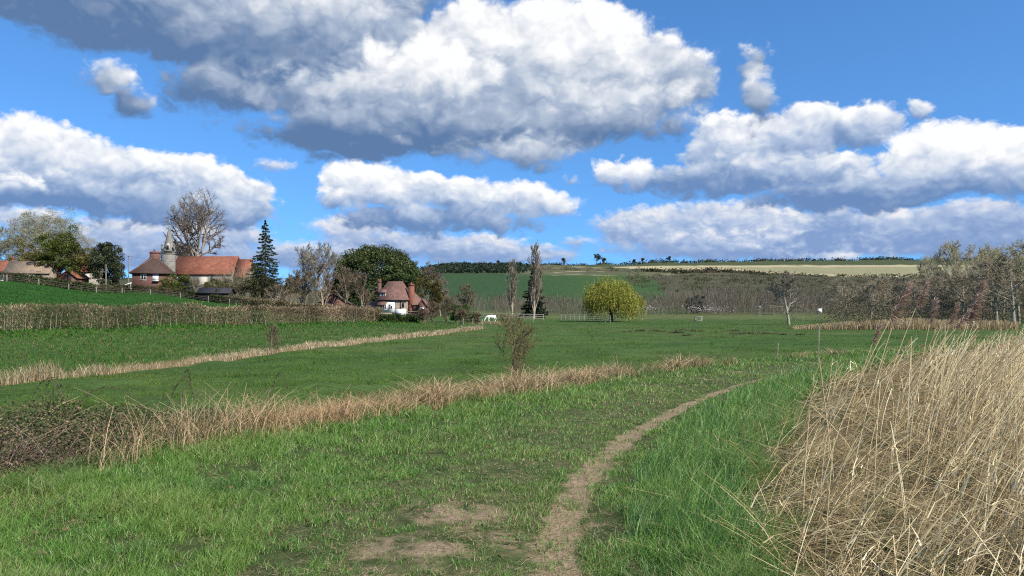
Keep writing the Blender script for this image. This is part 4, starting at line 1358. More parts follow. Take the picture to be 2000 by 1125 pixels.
    leafy_tree("holm_oak", "large domed dark evergreen behind the cottage", 731, 200, 15.2, (10.3, 8.5, 8.6), 7.6, [(0.050, 0.066, 0.021), (0.038, 0.053, 0.018), (0.064, 0.078, 0.026)], 90000, 420, 1.9, .21, -.75, trunk_r=.6, shell=.74, lump=.07, var=.2, box=.85)
    leafy_tree("holm_oak", "brighter green evergreen lump on the right of the dome", 781, 195, 12.6, (4.6, 4.2, 4.4), 8.4, [(0.07, 0.10, 0.03), (0.052, 0.078, 0.025)], 15000, 90, 1.3, .19, -.8, trunk_r=.3, shell=.6, lump=.3, var=.25)
    bare_tree("bare_tree", "thin bare tree rising behind the yew", 842, 212, 14.6, 3.4, OAKY, (.16, .14, .11), (.16, .135, .105), r=.24, cz=.66, rzf=.33, rmin=.024)
    bare_tree("bare_tree", "bare twiggy tree at the right of the evergreen dome", 812, 204, 13.6, 3.0, FANNY, (.17, .15, .12), (.18, .155, .125), r=.22, cz=.6, rzf=.42, rmin=.022)
    bare_tree("bare_tree", "pale tree with drooping bare limbs right of the yew", 860, 190, 9.6, 2.9, OAKY, (.25, .22, .17), (.22, .19, .145), r=.22, cz=.5, rzf=.5, rmin=.024)
    leafy_tree("yew_tree", "rounded olive-brown yew right of the cottage chimney", 829, 186, 9.2, (4.3, 3.8, 4.5), 4.8, [(0.062, 0.052, 0.012), (0.046, 0.042, 0.012), (0.08, 0.066, 0.017)], 15000, 110, .9, .13, -.9, trunk_r=.3, shell=.7, lump=.15)
    leafy_tree("laurel_bush", "dark green laurel bush at the cottage lean-to", 695, 164, 3.2, (1.9, 1.5, 1.6), 1.5, [(0.03, 0.055, 0.018), (0.04, 0.065, 0.02)], 2600, 30, .5, .1, -.8, trunk_r=.08, cat="shrub")
    # ---- between cottage and paddock
    for px, Y, H, rx, lab in [(846, 136, 3.6, 2.2, "purple-brown thorn bush right of the cottage garden"), (872, 138, 4.6, 2.4, "purple-brown thorn bush before the tall leafy bush"), (826, 128, 2.4, 1.3, "straw-coloured sapling clump at the hedge end"), (900, 132, 2.6, 2.2, "low thorny bush at the meadow corner"), (930, 131, 1.8, 1.8, "low brown bramble mound left of the horse")]:
        bare_tree("thorn_bush", lab, px, Y, H, rx, SHRUB, (.14, .10, .075), (.155, .105, .08) if H < 4.5 else (.13, .11, .07), r=.07, cz=.5, rzf=.55, rmin=.018, trunkL=.8, cat="bush", leaf=(1400, .08, [(0.07, 0.075, 0.03), (0.14, 0.10, 0.07)]))
    bare_tree("hawthorn_bush", "tall bush with twiggy top and green base left of the horse", 914, 141, 7.6, 3.2, FANNY, (.15, .13, .085), (.165, .15, .09), r=.16, cz=.55, rzf=.5, rmin=.02, trunkL=.75, cat="bush")
    leafy_tree("ivy_bush", "dark green leafy bush at the foot of the twiggy bush", 905, 138, 3.6, (2.4, 1.7, 1.9), 1.8, [(0.035, 0.06, 0.018), (0.055, 0.08, 0.025)], 3600, 40, .5, .1, -.9, mat=LEAF, trunk_r=.08, cat="bush")
    x, y, z = ground_at(962, 131)
    n = 1500
    P = np.stack([x + rs.normal(0, 1.5, n), y + rs.normal(0, .6, n)], 1)
    V, Fq = blades(np.stack([P[:, 0], P[:, 1], height(P[:, 0], P[:, 1])], 1), U(.15, .62, n), U(.03, .06, n), rs.normal(size=(n, 2)) * .3, 2, .6)
    tag(mesh_obj("straw_clump", V, Fq, DRY, cols=rep(pick([(0.42, 0.33, 0.19), (0.33, 0.25, 0.14)], n), 6)), "pale straw clump in front of the white horse", "dead grass", kind='stuff')
    bare_tree("poplar_tree", "shorter bare poplar, left of the two upright poplars", 1000, 200, 14.6, 1.9, POPLAR, (.22, .19, .145), (.215, .18, .135), r=.26, cz=.53, rzf=.52, rmin=.03, trunkL=.97, wig0=.012)
    bare_tree("poplar_tree", "taller bare poplar, right of the two upright poplars", 1043, 190, 18.4, 2.3, POPLAR, (.24, .20, .15), (.225, .18, .13), r=.3, cz=.55, rzf=.5, rmin=.03, trunkL=.98, wig0=.012)
    fir_tree("spruce_tree", "dark spruce with level tiers behind the taller poplar", 1042, 206, 13.4, 3.9, [(0.020, 0.032, 0.016), (0.030, 0.044, 0.022), (0.045, 0.055, 0.03)], 24, .10, .04, 12, n_leaf=60, droop=.2, size=.36)
    willow(1194, 157, 9.9, 6.1)

    # ---- scrub shrub by the near ditch, sapling, mound
    bare_tree("willow_shrub", "twiggy bare shrub growing out of the straw by the ditch", 1003, 19.2, 2.0, .72, SHRUB, (.13, .11, .06), (.145, .12, .062), r=.022, cz=.55, rzf=.55, rmin=.0042, trunkL=.85, cat="shrub", leaf=(800, .018, [(0.13, 0.13, 0.045), (0.10, 0.10, 0.04)]), base_dz=.1)
    bare_tree("sapling", "small brown sapling beside the brook", 530, 41, 1.55, .42, SHRUB, (.13, .10, .065), (.14, .105, .07), r=.016, cz=.55, rzf=.55, rmin=.006, trunkL=.95, cat="sapling")
    leafy_tree("thorn_mound", "rounded brown bush mound in front of the pale reeds", 1692, 98, 1.5, (1.5, 1.0, .8), .65, [(0.085, 0.065, 0.035), (0.12, 0.09, 0.05), (0.06, 0.06, 0.03)], 2600, 40, .25, .06, -.3, mat=LEAF, trunk_r=.04, cat="bush")
    # ---- big bare tree and the wood on the right
    bare_tree("alder_tree", "wide bare grey tree standing alone at the meadow edge", 1541, 128, 9.4, 4.7, SPREAD, (.22, .19, .15), (.215, .19, .15), r=.26, cz=.52, rzf=.5, rmin=.019)
    wood()


def wood():
    lab = "tall grey bare tree in the wood at the right edge"
    g = "bare trees in the wood at the right edge"
    bud = [(0.30, 0.30, 0.18), (0.25, 0.25, 0.15)]
    protos = []
    for k, (px, Y, H, rx, spec, tw) in enumerate([(1700, 150, 9.5, 4.6, SPREAD, (.30, .255, .18)), (1872, 152, 16.0, 5.4, FANNY, (.36, .325, .215)), (1990, 140, 15.0, 6.0, SPREAD, (.34, .31, .195))]):
        lb = ["mid-height grey bare tree where the wood begins", "upright bare tree rising above the skyline over the plumed reeds", lab][k]
        protos.append(bare_tree("bare_tree", lb, px, Y, H, rx, spec, (.20, .18, .145), tw, r=.28, cz=.53, rzf=.5, rmin=.021, group=g, leaf=(2600, .09, bud) if k else None))
    rr = random.Random(5)
    for px, Y, k, s in [(1655, 165, 0, .95), (1735, 160, 0, 1.05), (1770, 170, 0, 1.1), (1790, 150, 0, .9), (1825, 165, 1, .82), (1845, 150, 0, 1.15), (1905, 160, 1, .95),
                        (1920, 148, 2, .85), (1945, 140, 0, 1.3), (1960, 165, 1, .9), (2025, 150, 2, 1.05), (2060, 140, 1, 1.0), (2110, 150, 2, 1.1), (1880, 138, 0, 1.05), (1980, 128, 0, 1.25),
                        (2180, 145, 2, 1.0), (1815, 140, 0, .8), (1935, 172, 1, .95)]:
        c = copy_tree(protos[k])
        x, y, z = ground_at(px, Y)
        c.location = (x, y, z - .15)
        c.rotation_euler = (0, 0, rr.uniform(0, 6.28))
        c.scale = (s * rr.uniform(.9, 1.1), s * rr.uniform(.9, 1.1), s * rr.uniform(.92, 1.08))
        c['label'] = lab if px > 1800 else "low grey bare tree among the left fringe of the wood"
    # dark ivy and brambles low in the wood
    P, D = [], []
    for i in range(260):
        px, Y = rr.uniform(1620, 2250), rr.uniform(132, 185)
        x, y, z = ground_at(px, Y)
        n, s = 150, rr.uniform(.8, 2.5)
        P.append(np.array([x, y, z]) + rs.normal(size=(n, 3)) * np.array([1.3, 1.2, .9]) * s + np.array([0, 0, s * 1.2]))
    P = np.concatenate(P)
    V, Fq = leaves(P, U(.08, .22, len(P)), .5)
    tag(mesh_obj("wood_undergrowth", V, Fq, LEAF, cols=rep(pick([(0.125, 0.105, 0.066), (0.075, 0.072, 0.04), (0.155, 0.13, 0.088), (0.095, 0.08, 0.055)], len(P), .2), 4)), "dark tangled undergrowth filling the bare wood", "undergrowth", kind='stuff')


def scrubland():
    """thorn scrub, bare coppice and hedge lines on the downs"""
    # coppice along the hill foot: twigs and stems
    def coppice(name, label, spots, pal, stem=(.20, .17, .135), n=70, tw=.045, leaf=None):
        P, H, W, ln, c = [], [], [], [], []
        for (x, y, h, r) in spots:
            z = float(height(x, y))
            k = n
            a, q = U(0, 6.28, k), np.sqrt(U(0, 1, k))
            t = U(0, .75, k)
            prof = np.sqrt(np.clip(1 - (t - .3) ** 2 / .6, .1, 1))
            b = np.stack([x + np.cos(a) * q * r * prof, y + np.sin(a) * q * r * prof, z + t * h], 1)
            P.append(b)
            H.append(h * U(.14, .34, k))
            W.append(np.full(k, tw) * max(1, y / 260) * U(.6, 1.5, k))
            ln.append(np.stack([np.cos(a), np.sin(a)], 1) * (h * U(0, .16, k))[:, None])
            c.append(pick(pal, k, .12) * U(.8, 1.2))
            st = 4
            P.append(np.stack([x + rs.normal(0, r * .4, st), y + rs.normal(0, r * .4, st), np.full(st, z - .2)], 1))
            H.append(h * U(.6, .95, st)); W.append(np.full(st, tw * 1.5)); ln.append(rs.normal(size=(st, 2)) * r * .3); c.append(np.ones((st, 3)) * np.array(stem))
        V, Fq = blades(np.concatenate(P), np.concatenate(H), np.concatenate(W), np.concatenate(ln), 1, .5, 1.2)
        return tag(mesh_obj(name, V, Fq, TWIG, cols=rep(np.concatenate(c), 4)), label, "scrub", kind='stuff')
    rr = random.Random(8)
    S = []
    for i in range(120):
        px, Y = rr.uniform(430, 860), rr.uniform(196, 250)
        x, y, z = ground_at(px, Y)
        S.append((x, y, rr.uniform(4, 7.5) * (1.4 if px < 660 else 1), rr.uniform(1.6, 3.2)))
    coppice("village_thicket", "brown bare thicket filling the gaps between the village trees", S, [(0.15, 0.12, 0.085), (0.115, 0.095, 0.065), (0.075, 0.07, 0.035), (0.18, 0.145, 0.105)], n=110)
    S = []
    for i in range(230):
        px, Y = rr.uniform(860, 1240), rr.uniform(255, 390)
        x, y, z = ground_at(px, Y)
        S.append((x, y, rr.uniform(4.5, 8.5), rr.uniform(2, 4)))
    coppice("hillfoot_coppice", "grey-brown bare coppice below the dark green hill field", S, [(0.095, 0.078, 0.06), (0.075, 0.062, 0.048), (0.115, 0.095, 0.072), (0.07, 0.062, 0.038)], (.10, .085, .065))
    S = []
    for i in range(430):
        px, Y = rr.uniform(1235, 2150), 285 + 130 * rr.random() ** 1.3
        x, y, z = ground_at(px, Y)
        tall = 1 + .7 * math.exp(-((px - 1430) / 110) ** 2) + .4 * (px > 1500)
        S.append((x, y, rr.uniform(4.5, 8.0) * tall, rr.uniform(2.2, 4.5)))
    coppice("valley_coppice", "grey-brown bare scrub wood across the valley floor", S, [(0.105, 0.088, 0.068), (0.085, 0.07, 0.054), (0.125, 0.108, 0.083), (0.072, 0.06, 0.045)], (.13, .11, .085), n=95)
    # thorn bushes on the slope
    P, c, sz = [], [], []
    for i in range(1700):
        px = rr.uniform(1225, 2300)
        Y = 370 * (1120 / 370) ** rr.random()
        if px < 1330 and Y < 620 and px < 1262 + (Y - 300) * .1:
            continue
        x, y, z = ground_at(px, Y)
        py = HOR - (z - CAMZ) / Y * F
        lim = np.interp(px, [1200, 1240, 1450, 1500, 1650, 1820, 2400], [523, 526, 530, 535, 542, 543, 543])
        if py < lim or (vnoise(x / 60, y / 60, 95, 2) < -.35):
            continue
        s = rr.uniform(.8, 2.3) * (1 + Y / 1400)
        n = 46
        P.append(np.array([x, y, z + s * .5]) + rs.normal(size=(n, 3)) * np.array([1.0, 1.0, .5]) * s)
        base = [(0.035, 0.045, 0.018), (0.10, 0.085, 0.055), (0.075, 0.065, 0.04), (0.055, 0.06, 0.028), (0.14, 0.12, 0.085)][rr.choice([0, 1, 1, 2, 2, 3, 4])]
        c.append(np.ones((n, 3)) * np.array(base) * (1 + .2 * rs.normal(size=(n, 1))))
        sz.append(U(.25, .6, n) * (.5 + .5 * Y / 500))
    # hedge lines: ridge top, field foot, tree line on the skyline
    def line(px0, px1, pyf, n, s0, s1, pal, Yf):
        for i in range(n):
            px = rr.uniform(px0, px1)
            Y = Yf(px) * rr.uniform(.985, 1.015)
            x, y, z = ground_at(px, Y)
            s = rr.uniform(s0, s1)
            m = 34
            P.append(np.array([x, y, z + s * .5]) + rs.normal(size=(m, 3)) * np.array([1.6, 1.0, .5]) * s)
            c.append(np.ones((m, 3)) * np.array(rr.choice(pal)) * (1 + .2 * rs.normal(size=(m, 1))))
            sz.append(U(.5, 1.3, m) * s * .45)
    dark = [(0.03, 0.042, 0.018), (0.04, 0.05, 0.022), (0.05, 0.05, 0.028)]
    line(1170, 2400, None, 330, 2.2, 4.6, dark, lambda q: np.interp(q, [1170, 1300, 1600, 2400], [1520, 1590, 1690, 1700]))
    line(870, 1180, None, 90, 1.5, 3.6, dark, lambda q: 1500)
    line(1490, 1850, None, 60, 1.5, 2.8, dark + [(0.09, 0.08, 0.05)], lambda q: np.interp(q, [1490, 1650, 1850], [1075, 985, 985]))
    line(1255, 1500, None, 110, 1.8, 4.2, dark + [(0.10, 0.08, 0.05), (0.085, 0.07, 0.045)], lambda q: np.interp(q, [1255, 1450, 1500], [1130, 1090, 1040]))
    line(1010, 1260, None, 60, 1.0, 2.2, dark + [(0.10, 0.09, 0.05)], lambda q: 1200 + 150 * rr.random())
    P, c, sz = np.concatenate(P), np.concatenate(c), np.concatenate(sz)
    V, Fq = leaves(P, sz, .6)
    tag(mesh_obj("hillside_scrub", V, Fq, LEAF, cols=rep(c, 4)), "thorn scrub and hedge lines scattered over the downs", "scrub", kind='stuff')
    # plantation on the left part of the ridge
    P = []
    for i in range(900):
        px = rr.uniform(820, 1045)
        Y = rr.uniform(1120, 1500)
        x, y, z = ground_at(px, Y)
        if px > 1000 and rr.random() < (px - 1000) / 50:
            continue
        s = rr.uniform(1.5, 2.6)
        n = 30
        P.append(np.array([x, y, z + s * 1.2]) + rs.normal(size=(n, 3)) * np.array([.8, .8, .7]) * s)
    P = np.concatenate(P)
    V, Fq = leaves(P, U(.8, 1.9, len(P)), .6)
    tag(mesh_obj("hill_plantation", V, Fq, EVER, cols=rep(pick([(0.022, 0.036, 0.02), (0.03, 0.042, 0.022), (0.018, 0.03, 0.018)], len(P), .15), 4)), "dark plantation along the ridge above the hill field", "wood", kind='stuff')
    # blackthorn in flower
    P = []
    for px, Y, r in [(1262, 300, 1.3), (1275, 298, 1.6), (1375, 300, 1.5), (1390, 296, 1.6), (1408, 300, 1.4), (1352, 298, 1.2)]:
        x, y, z = ground_at(px, Y)
        P.append(np.array([x, y, z + 2.2]) + rs.normal(size=(120, 3)) * np.array([1.5, .8, .55]) * r)
    P = np.concatenate(P)
    V, Fq = leaves(P, U(.1, .26, len(P)), .6)
    tag(mesh_obj("blackthorn_blossom", V, Fq, LEAF, cols=rep(pick([(0.62, 0.56, 0.52), (0.45, 0.40, 0.36)], len(P), .1), 4)), "whitish blackthorn blossom low in the valley scrub", "blossom", kind='stuff')
    leafy_tree("holly_tree", "dark blue-green evergreen bush in the valley scrub", 1360, 310, 7.6, (3.6, 3.2, 3.6), 3.9, [(0.022, 0.034, 0.03), (0.03, 0.042, 0.035)], 4200, 50, 1.0, .25, -.9, trunk_r=.2, group="trees across the valley")
    # skyline trees
    for px, H, rx, lab in [(974, 11, 6.5, "small tree on the skyline left of the poplars"), (1101, 15, 8.5, "round bare tree alone on the skyline"), (1166, 22, 11.0, "tallest tree on the far skyline"),
                           (1181, 13, 6.0, "small tree touching the tallest skyline tree"), (1238, 11, 8.5, "low rounded skyline tree left of the pale field"), (1255, 12, 5.0, "narrow skyline tree by the pale field"), (1307, 15, 7.5, "dark lone tree above the pale field")]:
        bare_tree("skyline_tree", lab, px, 1480 if px < 1200 else 1560, H, rx, OAKY, (.07, .06, .05), (.075, .068, .05), r=.5, cz=.55, rzf=.45, rmin=.09, group="trees on the skyline", leaf=(500, .6, [(0.06, 0.055, 0.035)]))


plant_trees()
scrubland()

# ------------------------------------------------------------------ buildings, fences, horse and rider
def boxg(x0, x1, y0, y1, z0, z1):
    V = np.array([(x, y, z) for z in (z0, z1) for y in (y0, y1) for x in (x0, x1)], float)
    return V, np.array([(0, 2, 3, 1), (4, 5, 7, 6), (0, 1, 5, 4), (2, 6, 7, 3), (0, 4, 6, 2), (1, 3, 7, 5)])


def hiproof(x0, x1, y0, y1, ze, zr, h0, h1, ov=.3, th=.14):
    """closed hipped roof, ridge along x"""
    x0, x1, y0, y1 = x0 - ov, x1 + ov, y0 - ov, y1 + ov
    ym = (y0 + y1) / 2
    V = np.array([(x0, y0, ze), (x1, y0, ze), (x1, y1, ze), (x0, y1, ze), (x0, y0, ze - th), (x1, y0, ze - th), (x1, y1, ze - th), (x0, y1, ze - th),
                  (x0 + h0, ym, zr), (x1 - h1, ym, zr)], float)
    q = np.array([(0, 1, 9, 8), (2, 3, 8, 9), (4, 7, 6, 5), (0, 4, 5, 1), (1, 5, 6, 2), (2, 6, 7, 3), (3, 7, 4, 0)])
    t = np.array([(3, 0, 8), (1, 2, 9)])
    return V, q, t


def gableroof(x0, x1, y0, y1, ze, zr, axis='x', ov=.25, th=.16, split=.5):
    """two sloping slabs"""
    if axis == 'y':
        x0, x1, y0, y1 = y0, y1, x0, x1
    x0, x1 = x0 - ov, x1 + ov
    ym = y0 + (y1 - y0) * split
    sl = (zr - ze) / (ym - y0)
    sl2 = (zr - ze) / (y1 - ym)
    A = [(y0 - ov, ze - ov * sl), (ym, zr), (y1 + ov, ze - ov * sl2), (y1 + ov, ze - ov * sl2 + th), (ym, zr + th * 1.15), (y0 - ov, ze - ov * sl + th)]
    V = np.array([(x, y, z) for x in (x0, x1) for y, z in A], float)
    q = [(0, 1, 7, 6), (1, 2, 8, 7), (2, 3, 9, 8), (3, 4, 10, 9), (4, 5, 11, 10), (5, 0, 6, 11), (0, 5, 4, 1), (1, 4, 3, 2), (6, 7, 10, 11), (7, 8, 9, 10)]
    if axis == 'y':
        V = V[:, [1, 0, 2]]
    return V, np.array(q)


def gablewall(x0, x1, y0, y1, z0, ze, zr, axis='x'):
    if axis == 'y':
        x0, x1, y0, y1 = y0, y1, x0, x1
    ym = (y0 + y1) / 2
    A = [(y0, z0), (y1, z0), (y1, ze), (ym, zr), (y0, ze)]
    V = np.array([(x, y, z) for x in (x0, x1) for y, z in A], float)
    q = np.array([(0, 1, 6, 5), (1, 2, 7, 6), (2, 3, 8, 7), (3, 4, 9, 8), (4, 0, 5, 9)])
    p = np.array([(0, 4, 3, 2, 1), (5, 6, 7, 8, 9)])
    if axis == 'y':
        V = V[:, [1, 0, 2]]
    return V, [q, p]


def window(parent, x, y, z, w, h, face='f', frame=None, panes=2, glass=None):
    """frame of four bars with sill; panes set back in it; face f looks to -y, l to -x, r to +x"""
    t, dp = .09, .07

    def turn(V):
        if face == 'f':
            return V + np.array([x, y, z])
        if face == 'l':
            return np.stack([V[:, 1], -V[:, 0], V[:, 2]], 1) + np.array([x, y, z])
        return np.stack([-V[:, 1], V[:, 0], V[:, 2]], 1) + np.array([x, y, z])
    bars = [boxg(-w / 2, w / 2, -dp, .02, h - t, h), boxg(-w / 2 - .06, w / 2 + .06, -dp - .06, .02, 0, t), boxg(-w / 2, -w / 2 + t, -dp, .02, t, h - t), boxg(w / 2 - t, w / 2, -dp, .02, t, h - t)]
    for i in range(1, panes):
        xx = -w / 2 + w * i / panes
        bars.append(boxg(xx - t * .4, xx + t * .4, -dp, .02, t, h - t))
    bars = [(turn(v), f) for v, f in bars]
    V, Fq = join(bars)
    fr = mesh_obj("window", V, Fq, frame or M_WHITE, parent)
    pv, pf = boxg(-w / 2 + t, w / 2 - t, -.03, .01, t, h - t)
    mesh_obj("pane", turn(pv), pf, glass or M_GLASS, fr)
    return fr


def chimney(parent, x, y, w, d, z0, z1, mat, pots=2, cap=True, name="chimney"):
    parts = [boxg(x - w / 2, x + w / 2, y - d / 2, y + d / 2, z0, z1 - .36)]
    parts.append(boxg(x - w / 2 - .09, x + w / 2 + .09, y - d / 2 - .09, y + d / 2 + .09, z1 - .36, z1 - .15))
    parts.append(boxg(x - w / 2 - .03, x + w / 2 + .03, y - d / 2 - .03, y + d / 2 + .03, z1 - .15, z1))
    V, Fq = join(parts)
    c = mesh_obj(name, V, Fq, mat, parent)
    for i in range(pots):
        px = x + (i - (pots - 1) / 2) * w / max(pots, 1)
        V, Fq = tubes([[px, y, z1]], [[px, y, z1 + .42]], [.13], [.1], 8)
        mesh_obj("chimney_pot", V, Fq, M_POT, c)
    return c


M_WHITE = solid_mat("white_paint", (.80, .79, .76), .6, .1, 2)
M_GLASS = solid_mat("window_glass", (.03, .036, .045), .08, .1, 2, spec=.8)
M_POT = solid_mat("terracotta", (.36, .13, .07), .8, .2, 4)
M_BRICK = solid_mat("red_brick", (0.224, 0.089, 0.056), .9, .3, 5, (0.145, 0.056, 0.040), kind='brick')
M_BROWNBRICK = solid_mat("brown_brick", (0.155, 0.083, 0.066), .9, .25, 5, (0.112, 0.056, 0.046), kind='brick')
M_TILE = solid_mat("weathered_tile", (0.178, 0.102, 0.083), .9, .3, 2.2, (0.125, 0.069, 0.056), kind='tile')
M_DARKTILE = solid_mat("brown_tile", (0.083, 0.051, 0.041), .9, .25, 2.2, (0.058, 0.036, 0.030), kind='tile')
M_ORANGE = solid_mat("orange_tile", (0.245, 0.096, 0.056), .9, .3, 1.1, (0.165, 0.062, 0.042), kind='tile')
M_STONE = solid_mat("grey_stone", (0.244, 0.231, 0.198), .95, .25, 3.5, (0.165, 0.158, 0.135), kind='stone')
M_FLINT = solid_mat("flint_wall", (0.297, 0.244, 0.185), .95, .3, 4, (0.178, 0.142, 0.109), kind='stone')
M_BARN = solid_mat("stone_slate", (.25, .185, .13), .95, .35, 2.5, (.155, .115, .08), kind='tile')
M_CREAM = solid_mat("cream_render", (0.409, 0.370, 0.310), .9, .15, 2)
M_SLATE = solid_mat("dark_slate", (0.036, 0.036, 0.040), .8, .2, 3)
M_WOOD = solid_mat("grey_wood", (0.238, 0.211, 0.172), .9, .3, 8)
M_RAIL = solid_mat("pale_rail", (0.343, 0.323, 0.284), .9, .2, 6)
M_DARK = solid_mat("dark_timber", (0.033, 0.026, 0.023), .9, .2, 5)
M_LEAD = solid_mat("metal", (.35, .36, .37), .5, .15, 5)


def put(name, geo, mat, parent):
    V, Fq = geo[0], list(geo[1:]) if len(geo) > 2 else geo[1]
    return mesh_obj(name, V, Fq, mat, parent)


def walls(parent, parts, mat, name="wall"):
    V, Fq = join(parts)
    return mesh_obj(name, V, Fq, mat, parent)


def cottage():
    Y = 175
    x, y, z = wx(766, Y), Y, wz(613.5, Y)
    root = empty("cottage", (x, y, z), "stone cottage with brown hipped roof, dormer and tall brick chimney", "house", "houses of the village", R(-6))
    e, r, d = 3.3, 7.6, 5.6
    walls(root, [boxg(-3.3, 3.3, 0, d, -1.2, e - .08)], M_FLINT)
    put("roof", hiproof(-3.3, 3.3, 0, d, e, r, 1.85, 1.85, .34), M_TILE, root)
    # whitewash: tall bay on the left, plinth on the right
    walls(root, [boxg(-2.3, .55, -.05, .02, .4, 2.75)], M_WHITE, "white_wall")
    walls(root, [boxg(.75, 3.26, -.06, .02, -.9, 1.18)], M_WHITE, "white_plinth")
    walls(root, [boxg(1.9, 2.02, -.1, -.005, 1.18, 3.1)], M_DARK, "drainpipe")
    window(root, -.35, -.05, 1.05, .95, 1.2, panes=2)
    window(root, -1.75, -.05, 1.05, .85, 1.2, panes=2)
    window(root, 2.55, 0, 1.65, .45, .85, panes=1, frame=M_DARK)
    # porch roof over the left window
    V = np.array([(-3.3, -1.2, 2.15), (-1.15, -1.2, 2.15), (-1.15, -.03, 2.95), (-3.3, -.03, 2.95), (-3.3, -1.2, 2.02), (-1.15, -1.2, 2.02), (-1.15, -.03, 2.82), (-3.3, -.03, 2.82)])
    mesh_obj("porch_roof", V, np.array([(0, 1, 2, 3), (7, 6, 5, 4), (0, 4, 5, 1), (1, 5, 6, 2), (2, 6, 7, 3), (3, 7, 4, 0)]), M_TILE, root)
    # dormer with its own roof
    dm = walls(root, [boxg(-3.0, -1.65, .35, 2.4, 3.75, 5.05)], M_CREAM, "dormer")
    window(dm, -2.32, .35, 3.8, 1.2, 1.2, panes=3)
    V = np.array([(-3.25, .0, 5.0), (-1.4, .0, 5.0), (-1.4, 2.6, 6.25), (-3.0, 2.6, 6.25), (-3.25, .0, 4.86), (-1.4, .0, 4.86), (-1.4, 2.6, 6.1), (-3.0, 2.6, 6.1)])
    mesh_obj("dormer_roof", V, np.array([(0, 1, 2, 3), (7, 6, 5, 4), (0, 4, 5, 1), (1, 5, 6, 2), (2, 6, 7, 3), (3, 7, 4, 0)]), M_TILE, dm)
    # chimneys
    chimney(root, -3.75, 2.8, .75, .8, -1, 7.75, M_BROWNBRICK, 2)
    c = chimney(root, 4.0, 2.0, 1.15, 1.2, -1.2, 6.9, M_BRICK, 1)
    walls(c, [boxg(3.48, 4.75, 1.3, 2.8, -1.2, 2.1)], M_BRICK, "chimney_breast")
    # right wing: catslide roof and brick gable
    V = np.array([(4.4, .9, 2.1), (6.7, .9, 2.1), (6.1, 3.1, 3.4), (4.4, 3.1, 5.1), (4.4, 5.2, 2.1), (6.7, 5.2, 2.1)])
    mesh_obj("wing_roof", V, [np.array([(0, 1, 2, 3), (3, 2, 5, 4)]), np.array([(1, 5, 2)])], M_TILE, root)
    walls(root, [boxg(4.6, 6.5, 1.1, 5.0, -1.2, 2.08)], M_BROWNBRICK, "wing_wall")
    put("gable_wall", gablewall(6.0, 8.1, -.3, 3.2, -1.4, 1.9, 3.3, 'y'), M_BROWNBRICK, root)
    put("gable_roof", gableroof(6.0, 8.1, -.3, 3.2, 1.9, 3.3, 'y', .2), M_TILE, root)
    window(root, 7.05, -.3, .55, .85, 1.05, panes=2)
    # left lean-to
    walls(root, [boxg(-6.3, -3.32, 1.0, 4.5, -1, 1.7)], M_FLINT, "lean_to_wall")
    V = np.array([(-6.6, .7, 1.75), (-3.2, .7, 1.75), (-3.35, 4.4, 3.0), (-6.3, 4.4, 3.0), (-6.6, .7, 1.6), (-3.2, .7, 1.6), (-3.35, 4.4, 2.85), (-6.3, 4.4, 2.85)])
    mesh_obj("lean_to_roof", V, np.array([(0, 1, 2, 3), (7, 6, 5, 4), (0, 4, 5, 1), (1, 5, 6, 2), (2, 6, 7, 3), (3, 7, 4, 0)]), M_TILE, root)
    walls(root, [boxg(-4.3, -3.5, .93, 1.02, -.4, 1.5)], M_DARK, "door")
    # garden wall
    gw = wallthing = mesh_obj("garden_wall", *join([boxg(-3.6, .5, -2.2, -1.9, -1.4, .35), boxg(-3.66, .56, -2.26, -1.84, .35, .45)]), M_FLINT)
    gw.location = (x, y, z)
    gw.rotation_euler = (0, 0, R(-6))
    tag(gw, "low flint garden wall in front of the cottage windows", "wall")
    f = empty("garden_railing", (x, y, z), "thin dark railing in front of the white cottage plinth", "fence", None, R(-6))
    walls(f, [boxg(.6, 4.4, -2.1, -2.04, .12, .2), boxg(.6, 4.4, -2.1, -2.04, -.32, -.25)], M_DARK, "rail")
    for i in range(5):
        walls(f, [boxg(.6 + i * .95 - .04, .6 + i * .95 + .04, -2.03, -1.95, -1.3, .3)], M_DARK, "post")


